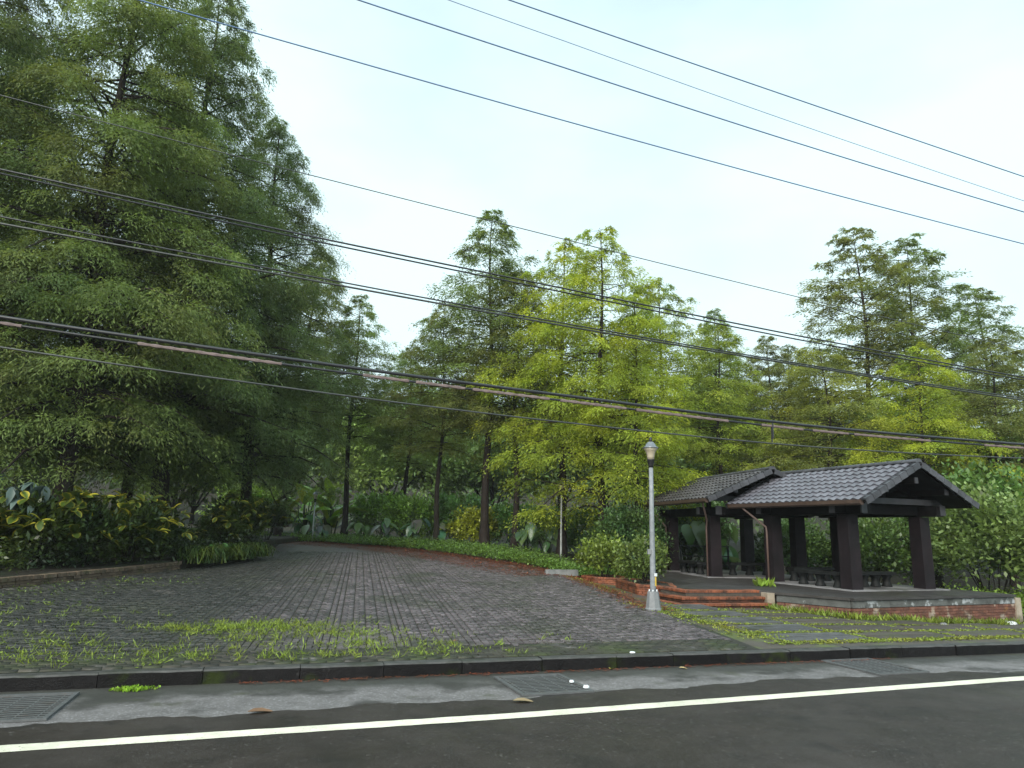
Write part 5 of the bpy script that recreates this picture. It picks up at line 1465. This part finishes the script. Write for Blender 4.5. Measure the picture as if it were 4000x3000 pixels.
# tuft at the left grate
pts = to_pts(rw.normal(size=40) * 0.10 - 5.15, rw.normal(size=40) * 0.03 - 0.3, 0); pts[:, 2] = 0.004
o = mobj('weed_tuft', grass_mesh('weed_tuft', pts, 0.03, 0.07, 0.03, M['blade'], 66, 8, 0.03, 0.9)); o.color = c4((0.22, 0.40, 0.03))
tag(o, 'bright green tuft at the corner of the left drain grate', 'weed', None, 'stuff')
# rust coloured fallen needles along the tree row
pts = np.array(edge_line(8200, 0.0, 1.0, 71, 0.8)); rr_ = np.random.default_rng(72)
pts[:, 0] -= (kk_ := rr_.random(len(pts)) ** 1.7 * 2.2 - 0.25); pts[:, 1] -= kk_
e_ = np.stack([rr_.uniform(-15, -11, 900), rr_.uniform(36, 45, 900), np.zeros(900)], 1)
q_ = np.stack([np.interp(rr_.random(900), [0, 1], [2.2, 3.5]) + rr_.normal(size=900) * 0.35, rr_.uniform(17.5, 27, 900), np.zeros(900)], 1)
q_[:, 0] = np.interp(q_[:, 1], [12.6, 14, 17.5, 20.5, 23.5, 26.6], [4.3, 4.1, 3.5, 3.1, 2.7, 2.1]) + rr_.normal(size=900) * 0.28
kb = to_pts(rr_.uniform(-4, 7, 420), -0.13 - np.abs(rr_.normal(size=420)) * 0.06, 0); kb[:, 2] = 0.012
pts[:, 2] = ground(pts[:, 0], pts[:, 1]) + 0.02; e_[:, 2] = ground(e_[:, 0], e_[:, 1]) + 0.028; q_[:, 2] = ground(q_[:, 0], q_[:, 1]) + 0.028
pts = np.concatenate([pts, e_, q_, kb])
n = len(pts) * 3; bp = np.repeat(pts, 3, axis=0) + np.stack([rr_.normal(size=n) * 0.08, rr_.normal(size=n) * 0.08, rr_.uniform(0, 0.01, n)], 1)
bp[-420 * 3:, 0] = np.repeat(kb[:, 0], 3) + rr_.normal(size=1260) * 0.02; bp[-420 * 3:, 1] = np.repeat(kb[:, 1], 3) - np.abs(rr_.normal(size=1260)) * 0.02
dd = rr_.normal(size=(n, 3)); dd[:, 2] = np.abs(dd[:, 2]) * 0.05
sz_ = np.ones(n); sz_[-1260:] = 0.45
V, F = cards(bp, dd, rr_.uniform(0.07, 0.16, n) * sz_, rr_.uniform(0.02, 0.045, n) * sz_, rr_, np.array([0, 0, 1.0]), 0.9)
o = mobj('fallen_needles', np_mesh('fallen_needles', V, F, M['litter'], {'rnd': rr_.random(n)})); o.color = c4((0.22, 0.062, 0.030))
tag(o, 'rust red fallen needles along the plaza edge and the kerb foot', 'leaf litter', None, 'stuff')

# single bits of litter
def flat_leaf(name, x, y, z, L, rz, color, label, cat, group=None, mat=None, bend=0.35):
    me = shaped_leaf(name, [(0.0, 0.03), (0.25, 0.2), (0.55, 0.24), (0.85, 0.12), (1.0, 0.01)], mat or M['litter'], 0.3, bend * 0.5)
    o = mobj(name, me, None, (x, y, z + L * bend * 0.35), (0.05, 0.18 * 0, rz), (L, L, L)); o.color = c4(color)
    return tag(o, label, cat, group)
flat_leaf('fallen_leaf', -2.9, 8.62, 0.006, 0.30, 0.5, (0.20, 0.12, 0.07), 'brown curled leaf on the asphalt left of the middle grate', 'leaf', 'fallen leaves on the road', bend=0.2)
flat_leaf('fallen_leaf', 0.10, 9.45, 0.006, 0.28, 0.2, (0.30, 0.24, 0.14), 'pale brown leaf on the road below the middle grate', 'leaf', 'fallen leaves on the road', bend=0.2)
flat_leaf('fallen_leaf', 1.62, 11.72, 0.002, 0.16, 1.2, (0.45, 0.42, 0.08), 'yellow leaf at the kerb foot right of the middle grate', 'leaf', 'fallen leaves on the road')
flat_leaf('fallen_leaf', 2.75, 11.95, 0.002, 0.15, 0.1, (0.55, 0.42, 0.2), 'cream leaf at the kerb foot below the lamp post', 'leaf', 'fallen leaves on the road')
flat_leaf('fallen_leaf', -0.9, 12.7, 0.225, 0.16, 0.7, (0.35, 0.13, 0.06), 'orange leaf lying on the pavers in the middle of the plaza', 'leaf', 'fallen leaves on the plaza', bend=0.2)
flat_leaf('fallen_leaf', -5.55, 7.42, 0.006, 0.14, 2.0, (0.16, 0.15, 0.09), 'grey-brown leaf on the road below the left grate', 'leaf', 'fallen leaves on the road', bend=0.2)
def scrap(name, x, y, z, pts2, h, label, mat, rz=0.0):
    n_ = len(pts2); V = [(a, b, 0) for a, b in pts2] + [(a * 0.9, b * 0.9, h * (0.6 + 0.5 * (i % 2))) for i, (a, b) in enumerate(pts2)] + [(0, 0, h * 1.1)]
    F = [(i, (i + 1) % n_, n_ + (i + 1) % n_, n_ + i) for i in range(n_)] + [(n_ + i, n_ + (i + 1) % n_, 2 * n_) for i in range(n_)]
    o = mobj(name, mesh_data(name, V, F, mat, True), None, (x, y, z), (0, 0, rz)); return tag(o, label, 'litter', 'bits of white litter')
ov = lambda a, b, k=9: [(a * math.cos(6.283 * i / k), b * math.sin(6.283 * i / k) * (1 + 0.15 * math.sin(i * 2.3))) for i in range(k)]
scrap('plastic_litter', 0.93, 10.63, 0.026, ov(0.035, 0.03), 0.025, 'small round white scrap on the middle grate', M['white'])
scrap('plastic_litter', 1.10, 10.29, 0.026, ov(0.05, 0.035), 0.03, 'larger torn white scrap on the middle grate', M['white'], 0.6)
scrap('plastic_litter', 13.9, 20.5, G(13.9, 20.5), ov(0.20, 0.12), 0.08, 'pale blue-white plastic dish by the right end of the terrace wall', M['white'], 0.2)
scrap('plastic_litter', 10.9, 18.55, G(10.9, 18.55), ov(0.10, 0.06), 0.05, 'small dark and white wrapper before the terrace wall', surf('dark_wrapper', (0.03, 0.03, 0.03), (0.3, 0.3, 0.3), 20, (0.3, 0.5), 0.0), 0.2)
scrap('plastic_litter', 2.05, 12.18, 0.19, ov(0.05, 0.03), 0.02, 'white paper scrap on the kerb top', M['white'], 0.2)

# ------------------------------------------------------------------ wooded hill far behind
rh = np.random.default_rng(90)
n0 = 26000
u_ = rh.uniform(-120, 120, n0); d_ = 62 + rh.random(n0) ** 0.8 * 95
x = K0[0] + kd[0] * u_ + kn[0] * d_; y = K0[1] + kd[1] * u_ + kn[1] * d_
nc = 700
cu = rh.uniform(-120, 120, nc); cd = 62 + rh.random(nc) ** 0.9 * 95; cr = rh.uniform(2.5, 4.8, nc)
cx = K0[0] + kd[0] * cu + kn[0] * cd; cy_ = K0[1] + kd[1] * cu + kn[1] * cd; cz = ground(cx, cy_) + rh.uniform(1.5, 5.5, nc)
idx = rh.integers(0, nc, 60000); n = len(idx)
q = unit(rh.normal(size=(n, 3))); q[:, 2] = np.abs(q[:, 2]) * 1.2 - 0.25
p = np.stack([cx[idx], cy_[idx], cz[idx]], 1) + q * (cr[idx] * rh.uniform(0.7, 1.08, n))[:, None]
dd = q + rh.normal(size=(n, 3)) * 0.8
V, F = cards(p, dd, rh.uniform(0.6, 1.2, n), rh.uniform(0.35, 0.7, n), rh, np.array([0, 0, 1.0]), 0.4)
o = mobj('hillside_woodland', np_mesh('hillside_woodland', V, F, M['leaf_far'], {'rnd': np.clip(rh.uniform(0.2, 0.8, nc)[idx] + rh.normal(size=n) * 0.18, 0, 1)})); o.color = c4((0.19, 0.28, 0.11))
tag(o, 'wooded hillside closing the view behind the park', 'woodland', None, 'stuff')

# ------------------------------------------------------------------ damp air
m, nt, out = newmat('damp_air')
pv = N(nt, 'ShaderNodeVolumePrincipled', Density=0.0004, Anisotropy=0.1)
pv.inputs['Color'].default_value = (0.93, 0.97, 1.0, 1.0)
nt.links.new(pv.outputs[0], out.inputs['Volume'])
haze = MB().box((0, 60, 35), (700, 760, 74)).obj('haze', m)
tag(haze, 'thin damp haze in the air over the whole park', 'haze', None, 'stuff')
